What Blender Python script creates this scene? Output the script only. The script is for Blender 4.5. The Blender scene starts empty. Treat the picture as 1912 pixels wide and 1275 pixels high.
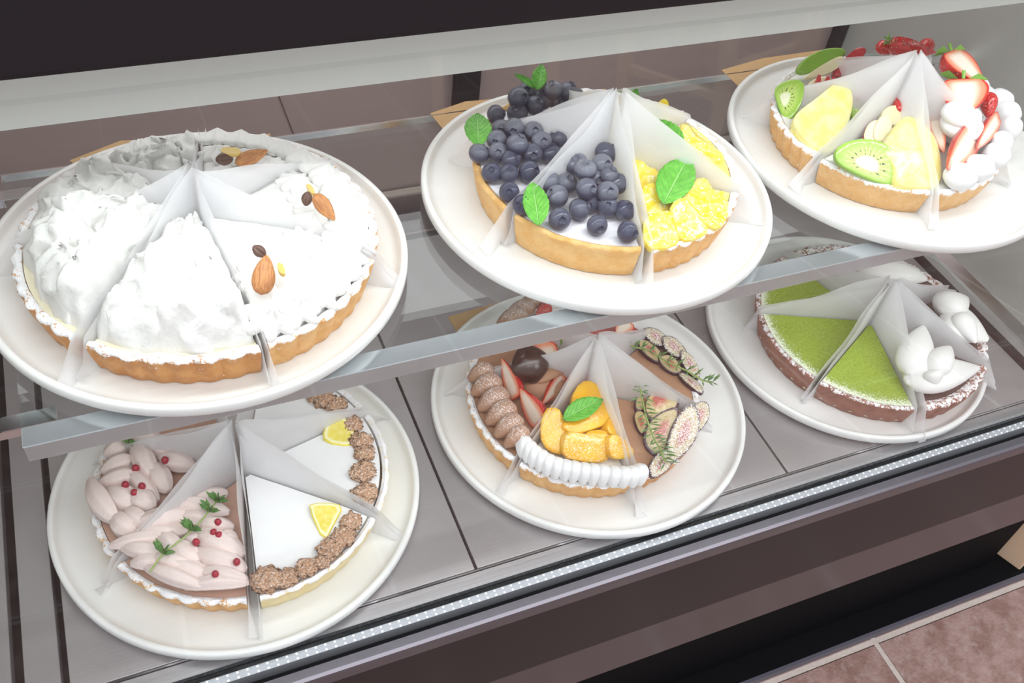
import bpy, math, random
from mathutils import Vector, Matrix, noise
C = bpy.context.scene
LINK = C.collection.objects.link
rnd = random.Random(7)
R_ = math.radians
# ------------------------------------------------------------------ camera
W, H, F = 1912.0, 1275.0, 1775.543
CAM = Vector((-0.03165, -0.59683, 0.71333))
RX = Vector((0.92174833, -0.37490095, 0.0991428))      # image right
RY = Vector((-0.20976684, -0.69706055, -0.68564165))   # image down
RZ = Vector((0.32615624, 0.61119217, -0.72115618))     # view direction
cd = bpy.data.cameras.new('camera'); cam = bpy.data.objects.new('camera', cd); LINK(cam)
cd.sensor_fit = 'HORIZONTAL'; cd.sensor_width = 36; cd.lens = 36 * F / W; cd.clip_start = .01
cam.matrix_world = Matrix(((RX.x, -RY.x, -RZ.x, CAM.x), (RX.y, -RY.y, -RZ.y, CAM.y), (RX.z, -RY.z, -RZ.z, CAM.z), (0, 0, 0, 1)))
C.camera = cam
# ------------------------------------------------------------------ light, exposure
C.view_settings.view_transform = 'Standard'; C.view_settings.look = 'None'
C.view_settings.gamma = 1; C.view_settings.use_curve_mapping = False
C.view_settings.exposure = 0.13
wd = bpy.data.worlds.new('shop'); C.world = wd; wd.use_nodes = True
wd.node_tree.nodes['Background'].inputs[0].default_value = (.90, .92, .98, 1)
wd.node_tree.nodes['Background'].inputs[1].default_value = .92
def area(name, loc, aim, sx, sy, power, col):
    l = bpy.data.lights.new(name, 'AREA'); l.shape = 'RECTANGLE'; l.size = sx; l.size_y = sy; l.energy = power; l.color = col
    o = bpy.data.objects.new(name, l); LINK(o); o.location = loc
    o.rotation_euler = (Vector(aim) - Vector(loc)).to_track_quat('-Z', 'Y').to_euler(); return o
area('ceiling_light', (.5, -1.0, 1.9), (.35, -.1, 0), 2.4, 1.2, 22, (.98, .98, 1))
area('case_lamp_light', (.31, -.135, .449), (.31, -.065, 0), 1.0, .008, .95, (.95, .98, 1))
area('shelf_fill_light', (.33, -.168, .2115), (.33, -.06, 0), .9, .006, .23, (1, .98, .96))  # fill light added under the rail to brighten lower plates and deck
area('chair_fill_light', (1.3, -1.5, 1.4), (1.45, -2.4, -.1), 1.0, .5, 34, (1, .95, .92))  # added fill aimed at the chairs to strengthen their reflection in the glass
area('rear_fill_light', (.31, .185, .474), (.31, .175, 0), 1.0, .16, 1.5, (.98, .99, 1))  # broad fill added out of view to lift rear deck and back panel
# ------------------------------------------------------------------ picture point -> place in the world
def ray(px, py): return (RX * ((px - W/2)/F) + RY * ((py - H/2)/F) + RZ)
def at(px, py, z):
    d = ray(px, py); return CAM + d * ((z - CAM.z)/d.z)
def at_y(px, py, y):
    d = ray(px, py); return CAM + d * ((y - CAM.y)/d.y)
def at_plane(px, py, p0, n):
    d = ray(px, py); return CAM + d * ((p0 - CAM).dot(n)/d.dot(n))
UP = Vector((0, 0, 1))
# ------------------------------------------------------------------ mesh helpers
class MB:
    def __init__(s): s.v = []; s.f = []; s.m = []; s.att = {}
    def add(s, vs, fs, mat=0):
        b = len(s.v); s.v += [Vector(v) for v in vs]
        for f in fs: s.f.append([i + b for i in f]); s.m.append(mat)
        return b
    def box(s, x0, x1, y0, y1, z0, z1, mat=0):
        s.add([(x0,y0,z0),(x1,y0,z0),(x1,y1,z0),(x0,y1,z0),(x0,y0,z1),(x1,y0,z1),(x1,y1,z1),(x0,y1,z1)],
              [(0,3,2,1),(4,5,6,7),(0,1,5,4),(1,2,6,5),(2,3,7,6),(3,0,4,7)], mat); return s
    def prism(s, pts, ext, mat=0):        # polygon pts extruded along vector ext
        n = len(pts); e = Vector(ext)
        s.add([Vector(p) for p in pts] + [Vector(p) + e for p in pts],
              [list(range(n))[::-1], list(range(n, 2*n))] + [(i, (i+1) % n, n + (i+1) % n, n + i) for i in range(n)], mat); return s
    def grid(s, rows, closed=False, mat=0):   # list of equal-length vertex rows
        n = len(rows[0]); vs = [v for r in rows for v in r]; fs = []
        for i in range(len(rows) - 1):
            for j in range(n if closed else n - 1):
                k = (j + 1) % n
                fs.append((i*n + j, i*n + k, (i+1)*n + k, (i+1)*n + j))
        return s.add(vs, fs, mat)
    def fan(s, ring, tip, mat=0, flip=False):
        n = len(ring); fs = [((i+1) % n, i, n) if flip else (i, (i+1) % n, n) for i in range(n)]
        return s.add(list(ring) + [tip], fs, mat)
    def tube(s, pts, r, n=8, mat=0, cap=True):
        pts = [Vector(p) for p in pts]; rows = []
        rs = r if isinstance(r, (list, tuple)) else [r]*len(pts)
        for i, p in enumerate(pts):
            t = (pts[min(i+1, len(pts)-1)] - pts[max(i-1, 0)]).normalized()
            a = t.cross(Vector((.3, .5, .8))).normalized(); b = t.cross(a)
            rows.append([p + (a*math.cos(k*2*math.pi/n) + b*math.sin(k*2*math.pi/n))*rs[i] for k in range(n)])
        s.grid(rows, True, mat)
        if cap: s.fan(rows[0], pts[0], mat, True); s.fan(rows[-1], pts[-1], mat)
        return s
    def lathe(s, prof, n, cx=0, cy=0, mat=0, mod=None):
        rows = []
        for r, z in prof:
            rows.append([(cx + (r if not mod else mod(r, z, k*2*math.pi/n))*math.cos(k*2*math.pi/n),
                          cy + (r if not mod else mod(r, z, k*2*math.pi/n))*math.sin(k*2*math.pi/n), z) for k in range(n)])
        s.grid(rows, True, mat); return s
    def blob(s, c, rx, ry, rz, q=None, n=14, k=9, nz=0, sd=0, mat=0, fr=1.0):
        c = Vector(c); rows = []
        for i in range(k + 1):
            th = math.pi*i/k; row = []
            for j in range(n):
                ph = 2*math.pi*j/n
                u = Vector((math.sin(th)*math.cos(ph), math.sin(th)*math.sin(ph), math.cos(th)))
                d = 1 + nz*noise.noise(u*fr*1.8 + Vector((sd, sd*2.3, -sd)))
                p = Vector((u.x*rx*d, u.y*ry*d, u.z*rz*d))
                if q: p = q @ p
                row.append(c + p)
            rows.append(row)
        s.grid(rows[::-1], True, mat); return s
def build(name, mb, mat, parent=None, smooth=True, ang=40, origin=None, frame=None, att=None, bevel=0):
    me = bpy.data.meshes.new(name)
    M = frame if frame else Matrix.Translation(origin if origin is not None else (parent['_o'] if parent and '_o' in parent else (0, 0, 0)))
    inv = M.inverted()
    me.from_pydata([inv @ v for v in mb.v], [], mb.f); me.validate(); me.update()
    for m in (mat if isinstance(mat, (list, tuple)) else [mat]): me.materials.append(m)
    if any(mb.m) and len(me.polygons) == len(mb.m): me.polygons.foreach_set('material_index', mb.m)
    if smooth:
        me.polygons.foreach_set('use_smooth', [True]*len(me.polygons))
        if ang < 180: me.set_sharp_from_angle(angle=R_(ang))
    for k, vals in mb.att.items():
        if len(vals) == len(mb.v):
            a = me.attributes.new(k, 'FLOAT', 'POINT'); a.data.foreach_set('value', vals)
    o = bpy.data.objects.new(name, me); LINK(o)
    if parent:
        o.parent = parent; o.matrix_local = Matrix.Translation(-Vector(parent['_o'])) @ M
    else: o.matrix_world = M
    if bevel:
        b = o.modifiers.new('bevel', 'BEVEL'); b.width = bevel; b.segments = 2; b.limit_method = 'ANGLE'
    return o
def place(name, me, M, parent):            # object with shared mesh at world matrix M
    o = bpy.data.objects.new(name, me); LINK(o)
    if parent: o.parent = parent; o.matrix_local = Matrix.Translation(-Vector(parent['_o'])) @ M
    else: o.matrix_world = M
    return o
def tag(o, label, cat, group=None, kind=None):
    o['label'] = label; o['category'] = cat
    if group: o['group'] = group
    if kind: o['kind'] = kind
    return o
def empty(name, loc, label, cat, group=None):
    o = bpy.data.objects.new(name, None); LINK(o); o.location = loc; o['_o'] = tuple(loc); o.empty_display_size = .02
    return tag(o, label, cat, group)
def frame(o, x, n):                         # matrix: origin o, x axis along x, z axis near n
    x = Vector(x).normalized(); z = Vector(n); z = (z - x*z.dot(x)).normalized(); y = z.cross(x)
    return Matrix(((x.x, y.x, z.x, o[0]), (x.y, y.y, z.y, o[1]), (x.z, y.z, z.z, o[2]), (0, 0, 0, 1)))
# ------------------------------------------------------------------ materials
class NT:
    def __init__(s, name):
        s.mat = bpy.data.materials.new(name); s.mat.use_nodes = True; s.t = s.mat.node_tree; s.t.nodes.clear()
        s.out = s.t.nodes.new('ShaderNodeOutputMaterial')
    def n(s, typ, **kw):
        nd = s.t.nodes.new('ShaderNode' + typ)
        for k, v in kw.items():
            if k.startswith('i_'):
                key = k[2:]; sock = nd.inputs[int(key)] if key.isdigit() else nd.inputs[key.replace('_', ' ')]
                s.set(sock, v)
            else: setattr(nd, k, v)
        return nd
    def set(s, sock, v):
        if isinstance(v, bpy.types.NodeSocket): s.t.links.new(v, sock)
        else:
            if isinstance(v, (tuple, list)) and len(v) == 3 and sock.type == 'RGBA': v = (*v, 1)
            sock.default_value = v
    def math(s, op, a, b=None, c=None, clamp=False):
        nd = s.t.nodes.new('ShaderNodeMath'); nd.operation = op; nd.use_clamp = clamp
        s.set(nd.inputs[0], a)
        if b is not None: s.set(nd.inputs[1], b)
        if c is not None: s.set(nd.inputs[2], c)
        return nd.outputs[0]
    def mix(s, fac, a, b):
        nd = s.t.nodes.new('ShaderNodeMix'); nd.data_type = 'RGBA'
        s.set(nd.inputs[0], fac); s.set(nd.inputs[6], a); s.set(nd.inputs[7], b); return nd.outputs[2]
    def ramp(s, fac, lo, hi):
        nd = s.t.nodes.new('ShaderNodeMapRange'); nd.interpolation_type = 'SMOOTHSTEP'
        s.set(nd.inputs[0], fac); nd.inputs[1].default_value = lo; nd.inputs[2].default_value = hi; return nd.outputs[0]
    def coord(s, which='Object'): return s.n('TexCoord').outputs[which]
    def noise(s, scale, detail=2, vec=None, rough=.5):
        nd = s.n('TexNoise'); nd.inputs['Scale'].default_value = scale; nd.inputs['Detail'].default_value = detail
        nd.inputs['Roughness'].default_value = rough
        s.set(nd.inputs['Vector'], vec if vec is not None else s.coord()); return nd.outputs[0]
    def voro(s, scale, feature='F1', vec=None):
        nd = s.n('TexVoronoi', feature=feature); nd.inputs['Scale'].default_value = scale
        s.set(nd.inputs['Vector'], vec if vec is not None else s.coord()); return nd.outputs['Distance']
    def attr(s, name): return s.n('Attribute', attribute_name=name).outputs['Fac']
    def bump(s, h, dist, strength=1.0):
        nd = s.n('Bump'); nd.inputs['Strength'].default_value = strength; nd.inputs['Distance'].default_value = dist
        s.set(nd.inputs['Height'], h); return nd.outputs[0]
    def pbsdf(s, col, rough=.5, normal=None, metal=0, spec=.5, coat=0, sss=0, trans=0, ior=None, emit=None, es=0):
        p = s.n('BsdfPrincipled'); s.set(p.inputs['Base Color'], col); s.set(p.inputs['Roughness'], rough)
        p.inputs['Metallic'].default_value = metal; p.inputs['Specular IOR Level'].default_value = spec
        p.inputs['Coat Weight'].default_value = coat; p.inputs['Coat Roughness'].default_value = .08
        if sss: p.inputs['Subsurface Weight'].default_value = sss; p.inputs['Subsurface Radius'].default_value = (.004, .003, .002); p.inputs['Subsurface Scale'].default_value = 1
        if trans: p.inputs['Transmission Weight'].default_value = trans
        if ior: p.inputs['IOR'].default_value = ior
        if emit: s.set(p.inputs['Emission Color'], emit); p.inputs['Emission Strength'].default_value = es
        if normal is not None: s.t.links.new(normal, p.inputs['Normal'])
        s.t.links.new(p.outputs[0], s.out.inputs[0]); return p
def simple(name, col, rough=.5, bump=0, bscale=200, **kw):
    t = NT(name); nm = t.bump(t.noise(bscale, 3), bump) if bump else None
    t.pbsdf(col, rough, nm, **kw); return t.mat
def dust_mask(t, lo=.45, hi=.6, scale=900, n0=.1, n1=.7):
    nz = t.n('SeparateXYZ', i_0=t.n('NewGeometry').outputs['Normal']).outputs[2]
    return t.math('MULTIPLY', t.ramp(t.noise(scale, 3, rough=.7), lo, hi), t.ramp(nz, n0, n1))
MT = {}
def crust_mat(name, c1, c2, sugar=1.0, c3=None, bias=0):
    t = NT(name)
    base = t.mix(t.ramp(t.noise(90, 4), .35, .65), c1, c2)
    base = t.mix(t.math('MULTIPLY', t.ramp(t.noise(420, 2), .62, .72), .35), base, c3 or tuple(x*.62 for x in c1))
    a = t.math('ADD', t.math('MULTIPLY', t.attr('sugar'), .80), t.math('MULTIPLY', t.math('SUBTRACT', t.noise(110, 2), .5), 1.0))
    s = t.math('ADD', a, t.math('MULTIPLY', t.math('SUBTRACT', t.noise(330, 4, rough=.8), .5), 2.6))
    m = t.math('MULTIPLY', t.ramp(s, .42 + bias, .62 + bias), sugar)
    h = t.math('ADD', t.noise(260, 4), t.math('MULTIPLY', t.voro(500), .3))
    t.pbsdf(t.mix(m, base, (.93, .92, .93)), t.mix(m, (.42,)*3, (.9,)*3) if False else .5, t.bump(h, .0012, .7), spec=.3)
    return t.mat
MT['crust_gold'] = crust_mat('golden_crust', (.71, .37, .12), (.78, .46, .18))
MT['crust_brown'] = crust_mat('amber_crust', (.56, .24, .07), (.66, .32, .10))
MT['crust_shiny'] = crust_mat('plain_gold_crust', (.74, .41, .13), (.80, .50, .20), 0.0)
MT['crust_pale'] = crust_mat('pale_crust', (.82, .66, .33), (.86, .72, .42))
MT['crust_tan'] = crust_mat('tan_crust', (.70, .40, .15), (.76, .47, .21))
MT['crust_cocoa'] = crust_mat('cocoa_crust', (.27, .10, .065), (.34, .14, .09), .95, None, .22)
MT['crust_cocoa_dusty'] = MT['crust_cocoa']
MT['cream'] = simple('whipped_cream', (.82, .81, .78), .55, .0006, 260, spec=.25)
MT['cream_white'] = simple('white_cream', (.83, .83, .83), .5, .0002, 300, spec=.3)
MT['cream_smooth'] = simple('smooth_cream', (.83, .825, .80), .38, spec=.4)
MT['custard'] = simple('custard', (.86, .80, .60), .5, spec=.3)
MT['yogurt'] = simple('white_filling', (.87, .85, .90), .45, .0002, 200, spec=.35)
MT['pink_cream'] = simple('pink_cream', (.80, .665, .625), .45, .0004, 350, spec=.3)
MT['choc_dark'] = simple('dark_chocolate', (.045, .016, .010), .22, spec=.6)
MT['ganache'] = simple('chocolate_filling', (.10, .05, .04), .45)
t = NT('chocolate_cream'); m = dust_mask(t, .46, .62, 800, .2, .8)
t.pbsdf(t.mix(t.math('MULTIPLY', m, .75), (.42, .225, .135), (.85, .82, .82)), .5, t.bump(t.noise(300, 3), .0004), spec=.3); MT['choc_cream'] = t.mat
MT['choc_plain'] = simple('plain_chocolate_cream', (.47, .255, .155), .5, .0003, 250, spec=.3)
t = NT('blueberry_skin'); oi = t.n('ObjectInfo')
am = t.n('SeparateColor', i_0=oi.outputs['Color']).outputs[0]
b = t.mix(t.ramp(t.noise(160, 3), .35, .7), (.010, .012, .034), (.045, .066, .17))
m = t.math('MULTIPLY', dust_mask(t, .50, .58, 1000, -.1, .6), t.math('MULTIPLY', am, .75))
t.pbsdf(t.mix(m, b, (.82, .84, .92)), t.math('ADD', .16, t.math('MULTIPLY', m, .5)), t.bump(t.noise(500, 2), .0003), spec=.5, coat=.5); MT['blueberry'] = t.mat
def leaf_mat(name, c1, c2, cv):
    t = NT(name); s = t.attr('s'); a = t.attr('t')
    v = t.math('ABSOLUTE', t.math('SINE', t.math('MULTIPLY', t.math('SUBTRACT', s, t.math('MULTIPLY', a, .28)), 24)))
    vein = t.math('MAXIMUM', t.ramp(v, .22, .02), t.ramp(a, .09, .03))
    col = t.mix(t.ramp(t.noise(150, 3), .3, .7), c1, c2)
    t.pbsdf(t.mix(t.math('MULTIPLY', vein, .6), col, cv), .42, t.bump(t.math('SUBTRACT', t.noise(500, 2), vein), .0006), spec=.45); return t.mat
MT['mint'] = leaf_mat('mint_leaf_green', (.10, .40, .035), (.16, .52, .06), (.36, .72, .22))
MT['calyx'] = simple('strawberry_leaf', (.20, .42, .06), .5)
MT['thyme'] = simple('thyme_green', (.10, .24, .055), .5); MT['thyme_stem'] = simple('herb_stem', (.30, .42, .12), .5)
MT['rosemary'] = simple('rosemary_green', (.13, .25, .075), .5)
t = NT('almond_skin'); wv = t.n('TexNoise'); wv.inputs['Scale'].default_value = 1; wv.inputs['Detail'].default_value = 3
mp = t.n('Mapping'); mp.inputs['Scale'].default_value = (90, 900, 900); t.t.links.new(t.coord(), mp.inputs[0]); t.t.links.new(mp.outputs[0], wv.inputs['Vector'])
t.pbsdf(t.mix(t.ramp(wv.outputs[0], .35, .65), (.40, .15, .045), (.60, .27, .09)), .5, t.bump(wv.outputs[0], .0006)); MT['almond'] = t.mat
MT['bean'] = simple('coffee_bean_skin', (.115, .055, .035), .4, .0002, 400)
MT['peel'] = simple('candied_peel', (.75, .52, .14), .35, .0005, 300)
t = NT('kiwi_flesh'); co = t.n('SeparateXYZ', i_0=t.coord()); ed = t.attr('edge')
angl = t.math('ARCTAN2', co.outputs[1], co.outputs[0])
ray_ = t.math('SINE', t.math('MULTIPLY', angl, 26)); rr = ed
core = t.ramp(rr, .42, .26)
streak = t.math('MULTIPLY', t.ramp(ray_, .2, .9), t.math('MULTIPLY', t.ramp(rr, .30, .42), t.ramp(rr, .85, .6)))
seed = t.math('MULTIPLY', t.ramp(t.math('SINE', t.math('MULTIPLY', angl, 17)), .55, .85), t.math('MULTIPLY', t.ramp(rr, .36, .42), t.ramp(rr, .62, .52)))
seed = t.math('MULTIPLY', seed, t.ramp(t.noise(500, 1), .45, .55))
col = t.mix(t.ramp(rr, .3, 1), (.50, .68, .16), (.33, .56, .08))
col = t.mix(t.math('MULTIPLY', streak, .45), col, (.70, .80, .40)); col = t.mix(core, col, (.83, .86, .62)); col = t.mix(seed, col, (.02, .02, .015))
t.pbsdf(col, .18, t.bump(t.noise(260, 2), .0006), coat=.4); MT['kiwi'] = t.mat
MT['kiwi_side'] = simple('kiwi_side', (.22, .42, .05), .3)
t = NT('pineapple_flesh'); t.pbsdf(t.mix(t.ramp(t.noise(70, 3), .3, .7), (.88, .78, .22), (.90, .84, .42)), .22, t.bump(t.noise(180, 3), .001), coat=.3); MT['pineapple'] = t.mat
MT['apple'] = simple('apple_flesh', (.86, .78, .50), .35, .0003, 200); MT['apple_skin'] = simple('apple_skin', (.50, .045, .05), .25, spec=.6)
t = NT('strawberry_cut'); e = t.attr('edge')
c_ = t.mix(t.ramp(e, .30, .80), (.90, .78, .66), (.82, .30, .17)); t.pbsdf(t.mix(t.ramp(e, .82, .95), c_, (.68, .04, .03)), .25, t.bump(t.noise(200, 2), .0005), coat=.3); MT['straw_cut'] = t.mat
t = NT('strawberry_skin'); v = t.voro(330); sd = t.ramp(v, .22, .12)
t.pbsdf(t.mix(t.math('MULTIPLY', sd, .8), (.62, .022, .02), (.85, .50, .25)), .22, t.bump(t.ramp(v, .1, .5), .0012), coat=.5); MT['straw_skin'] = t.mat
t = NT('mango_flesh'); m = t.math('MULTIPLY', dust_mask(t, .48, .66, 700, .0, .5), t.attr('dust'))
t.pbsdf(t.mix(m, t.mix(t.ramp(t.noise(60, 2), .3, .7), (.85, .41, .004), (.88, .52, .012)), (.92, .85, .70)), .2, t.bump(t.noise(150, 2), .001), coat=.5); MT['mango'] = t.mat
t = NT('citrus_flesh'); m = dust_mask(t, .55, .66, 300, .3, .8); w = t.noise(120, 3)
t.pbsdf(t.mix(t.math('MULTIPLY', m, .8), t.mix(t.ramp(w, .35, .65), (.90, .62, .03), (.88, .74, .18)), (.93, .91, .82)), .22, t.bump(w, .002), coat=.4); MT['citrus'] = t.mat
t = NT('lemon_wedge_flesh'); e = t.attr('edge')
c_ = t.mix(t.ramp(e, .72, .80), t.mix(t.ramp(t.noise(200, 2), .3, .7), (.80, .66, .09), (.84, .74, .22)), (.88, .84, .50)); t.pbsdf(t.mix(t.ramp(e, .90, .95), c_, (.82, .68, .04)), .25, t.bump(t.noise(220, 2), .0008), coat=.3); MT['lemon'] = t.mat
t = NT('fig_flesh'); e = t.attr('edge'); m = dust_mask(t, .42, .62, 750, .3, .8)
c_ = t.mix(t.ramp(e, .25, .60), (.45, .09, .06), (.55, .42, .20)); c_ = t.mix(t.ramp(e, .86, .93), c_, (.07, .018, .035))
sdm = t.math('MULTIPLY', t.ramp(t.voro(600), .25, .12), t.ramp(e, .5, .3)); c_ = t.mix(sdm, c_, (.85, .65, .35))
t.pbsdf(t.mix(t.math('MULTIPLY', m, t.attr('dust')), c_, (.88, .86, .88)), .28, t.bump(t.noise(300, 2), .0008), coat=.3); MT['fig'] = t.mat
MT['fig_side'] = simple('fig_skin', (.06, .02, .035), .35)
t = NT('crumble'); m = dust_mask(t, .50, .68, 600, .0, .6); v = t.voro(420)
t.pbsdf(t.mix(t.math('MULTIPLY', m, .7), t.mix(t.ramp(v, .1, .6), (.74, .50, .34), (.50, .28, .16)), (.88, .84, .80)), .6, t.bump(t.math('MULTIPLY', v, -1), .0016)); MT['crumble'] = t.mat
MT['peppercorn'] = simple('pink_peppercorn', (.35, .012, .035), .35, .0003, 600)
t = NT('matcha'); e = t.attr('edge'); s = t.math('ADD', t.math('POWER', e, 7), t.math('MULTIPLY', t.math('SUBTRACT', t.noise(600, 4, rough=.9), .5), 2.4)); m = t.ramp(s, .62, .85)
sp = t.ramp(t.voro(330), .10, .05)
t.pbsdf(t.mix(t.math('MAXIMUM', m, t.math('MULTIPLY', sp, .6)), t.mix(t.ramp(t.noise(500, 2), .3, .7), (.26, .36, .035), (.34, .44, .06)), (.86, .90, .74)), .8, t.bump(t.noise(700, 3), .0006), spec=.1); MT['matcha'] = t.mat
MT['jam'] = simple('red_jam', (.45, .05, .04), .25, .001, 200)
MT['fig_fill'] = simple('fig_custard', (.46, .25, .15), .4, .001, 200)
MT['plate'] = simple('white_melamine', (.80, .80, .78), .28, spec=.4)
MT['kraft'] = simple('kraft_paper', (.50, .31, .14), .6, .0003, 300)
# waxed paper: thin, lets light through
t = NT('waxed_paper'); d = t.n('BsdfDiffuse', i_Color=(.96, .96, .97)); tl = t.n('BsdfTranslucent', i_Color=(.96, .96, .97)); tr = t.n('BsdfTransparent', i_Color=(1, 1, 1))
nb = t.bump(t.noise(60, 3), .0015, .5)
for n_ in (d, tl): t.t.links.new(nb, n_.inputs['Normal'])
m1 = t.n('MixShader', i_0=.45); t.t.links.new(d.outputs[0], m1.inputs[1]); t.t.links.new(tl.outputs[0], m1.inputs[2])
m2 = t.n('MixShader'); t.set(m2.inputs[0], t.math('ADD', .64, t.math('MULTIPLY', t.noise(25, 3), .16)))
t.t.links.new(tr.outputs[0], m2.inputs[1]); t.t.links.new(m1.outputs[0], m2.inputs[2])
gl = t.n('BsdfGlossy', i_Roughness=.35); m3 = t.n('MixShader', i_0=.03); t.t.links.new(m2.outputs[0], m3.inputs[1]); t.t.links.new(gl.outputs[0], m3.inputs[2]); t.t.links.new(m3.outputs[0], t.out.inputs[0]); MT['wax'] = t.mat
def pane_mat(name, tint, f0):
    t = NT(name); tr = t.n('BsdfTransparent', i_Color=tint); gl = t.n('BsdfGlossy', i_Roughness=.01, i_Color=(1, 1, 1)); g = t.n('NewGeometry')
    dp = t.n('VectorMath', operation='DOT_PRODUCT', i_0=g.outputs['Incoming'], i_1=g.outputs['Normal']).outputs['Value']
    fr = t.math('ADD', f0, t.math('MULTIPLY', 1 - f0, t.math('POWER', t.math('SUBTRACT', 1, t.math('ABSOLUTE', dp)), 5)))
    m = t.n('MixShader', i_0=fr); t.t.links.new(tr.outputs[0], m.inputs[1]); t.t.links.new(gl.outputs[0], m.inputs[2]); t.t.links.new(m.outputs[0], t.out.inputs[0]); return t.mat
MT['glass_front'] = pane_mat('front_glass_pane', (.98, .99, .99), .030)
MT['glass_shelf'] = pane_mat('shelf_glass', (.93, .955, .95), .04)
def steel(name, col, rough, br=.0, mt=1):
    t = NT(name); mp = t.n('Mapping'); mp.inputs['Scale'].default_value = (4, 220, 220); t.t.links.new(t.coord(), mp.inputs[0])
    nz = t.noise(3, 3, mp.outputs[0]); t.pbsdf(col, t.math('ADD', rough, t.math('MULTIPLY', nz, br)), t.bump(nz, .0003, .25), metal=mt); return t.mat
MT['steel'] = steel('brushed_steel', (.38, .355, .36), .34, .12, .55)
MT['steel_trim'] = steel('satin_steel', (.36, .34, .345), .34, .1, .6)
MT['steel_wall'] = steel('end_wall_steel', (.58, .59, .55), .40, .1, .4)
MT['chrome'] = simple('chrome_trim', (.80, .80, .82), .14, metal=1)
MT['rail'] = simple('satin_rail', (.52, .56, .58), .2, metal=.7)
MT['black'] = simple('black_rubber', (.008, .008, .009), .5, spec=.12)
MT['canopy'] = simple('black_brown_canopy', (.020, .016, .019), .45, spec=.12)
MT['panel'] = simple('dark_brown_panel', (.020, .0145, .0165), .3, spec=.16)
MT['skirt'] = simple('brown_grey_skirt', (.055, .041, .045), .22, spec=.45)
MT['bumper'] = simple('dark_metal_bumper', (.16, .15, .17), .25, metal=.8)
MT['recess'] = simple('black_recess', (.005, .005, .006), .6, spec=.05)
MT['plinth'] = simple('slate_plinth', (.075, .07, .095), .5)
MT['back'] = simple('mauve_brown_back', (.36, .275, .26), .35, spec=.4)
MT['lampbox'] = simple('pale_lamp_housing', (.70, .74, .69), .35)
MT['tube'] = simple('lamp_diffuser', (1, 1, 1), .5, emit=(.95, .98, 1), es=3)
MT['wood'] = simple('pale_beech', (.72, .52, .36), .5, .0003, 90)
t = NT('perforated_aluminium')
t.pbsdf((.42, .44, .47), .45, metal=.6); MT['perf'] = t.mat
MT['dot'] = simple('bright_dot', (.90, .91, .93), .3)
t = NT('floor_tile'); co = t.coord('Object')
br = t.n('TexBrick', offset=0, offset_frequency=1); t.t.links.new(co, br.inputs['Vector']); br.inputs['Scale'].default_value = 1
br.inputs['Brick Width'].default_value = .3; br.inputs['Row Height'].default_value = .3; br.inputs['Mortar Size'].default_value = .005; br.inputs['Mortar Smooth'].default_value = .3
n1 = t.noise(22, 6, rough=.65); n2 = t.noise(70, 4)
tile = t.mix(t.ramp(n1, .35, .65), (.21, .115, .092), (.33, .215, .19)); tile = t.mix(t.math('MULTIPLY', t.ramp(n2, .5, .7), .5), tile, (.37, .28, .26))
t.pbsdf(t.mix(br.outputs['Fac'], tile, (.50, .43, .39)), .42, t.bump(t.math('SUBTRACT', n1, t.math('MULTIPLY', br.outputs['Fac'], .6)), .004)); MT['floor'] = t.mat
# ------------------------------------------------------------------ setting: floor
ZS, FZ = 0.2234, -0.5
mb = MB(); mb.add([(-4, -5, FZ), (5, -5, FZ), (5, 2, FZ), (-4, 2, FZ)], [(0, 1, 2, 3)])
fl = build('floor', mb, MT['floor'], smooth=False, origin=(.793, -.262, FZ)); fl['kind'] = 'structure'
fl['label'] = 'terracotta tiled shop floor with pale grout'
# ------------------------------------------------------------------ the display case
case = empty('display_case', (.33, 0, FZ), 'long refrigerated glass display case full of tart plates, dark brown outside', 'display case')
XL, XR = -.24, 1.32
def part(name, mb, mat, par=case, lab=None, **kw):
    par = par or case
    if '_o' not in par: par['_o'] = tuple(par.matrix_world.translation) if False else case['_o']
    o = build(name, mb, mat, par, **kw)
    if lab: o['label'] = lab
    return o
def boxpart(name, mat, x0, x1, y0, y1, z0, z1, lab=None, bevel=0, par=case):
    return part(name, MB().box(x0, x1, y0, y1, z0, z1), mat, par, lab, smooth=False, bevel=bevel)
# deck pans between the depth seams
seams = [-.158, .1621, .4798, .815]
for i in range(3):
    boxpart('deck_pan', MT['steel'], seams[i] + .0012, seams[i+1] - .0012, -.2285, .190, -.012, 0, bevel=.0006)
boxpart('deck_pan', MT['steel_trim'], -.187, -.1625, -.2285, .190, -.012, 0, bevel=.0006)
boxpart('deck_pan', MT['steel_trim'], XL, -.1955, -.2285, .30, -.012, 0, bevel=.0006)
boxpart('deck_tray', MT['black'], XL, .86, -.262, .30, -.035, -.0125)
boxpart('front_bead', MT['chrome'], -.157, .815, -.2310, -.2296, -.004, .0006)
boxpart('front_trim', MT['steel_trim'], XL, .86, -.2448, -.2318, -.012, 0)
boxpart('front_gasket', MT['black'], XL, .86, -.2515, -.2450, -.012, .001)
mb = MB().box(XL, XR, -.2582, -.2517, -.02, .0005)
part('perforated_strip', mb, MT['perf'], smooth=False)
mb = MB()
x = XL + .004
while x < XR:
    for y in (-.2529, -.2570): mb.lathe([(.0011, .0005), (.0009, .0009), (0.0, .0011)], 6, x, y)
    x += .0075
o = part('perforation_dots', mb, MT['dot'])
boxpart('rear_bead', MT['chrome'], -.157, .815, .1975, .2005, -.012, .001)
boxpart('rear_gap', MT['black'], -.157, .815, .1905, .1972, -.012, -.003)
boxpart('rear_trim', simple('dark_rear_trim', (.135, .115, .125), .35, metal=.6), -.157, .815, .2008, .2680, -.012, -.001)
boxpart('rear_vent_strip', simple('rear_vent_metal', (.62, .55, .48), .4, metal=.4), -.157, .815, .2682, .2790, -.012, .002)
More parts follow.
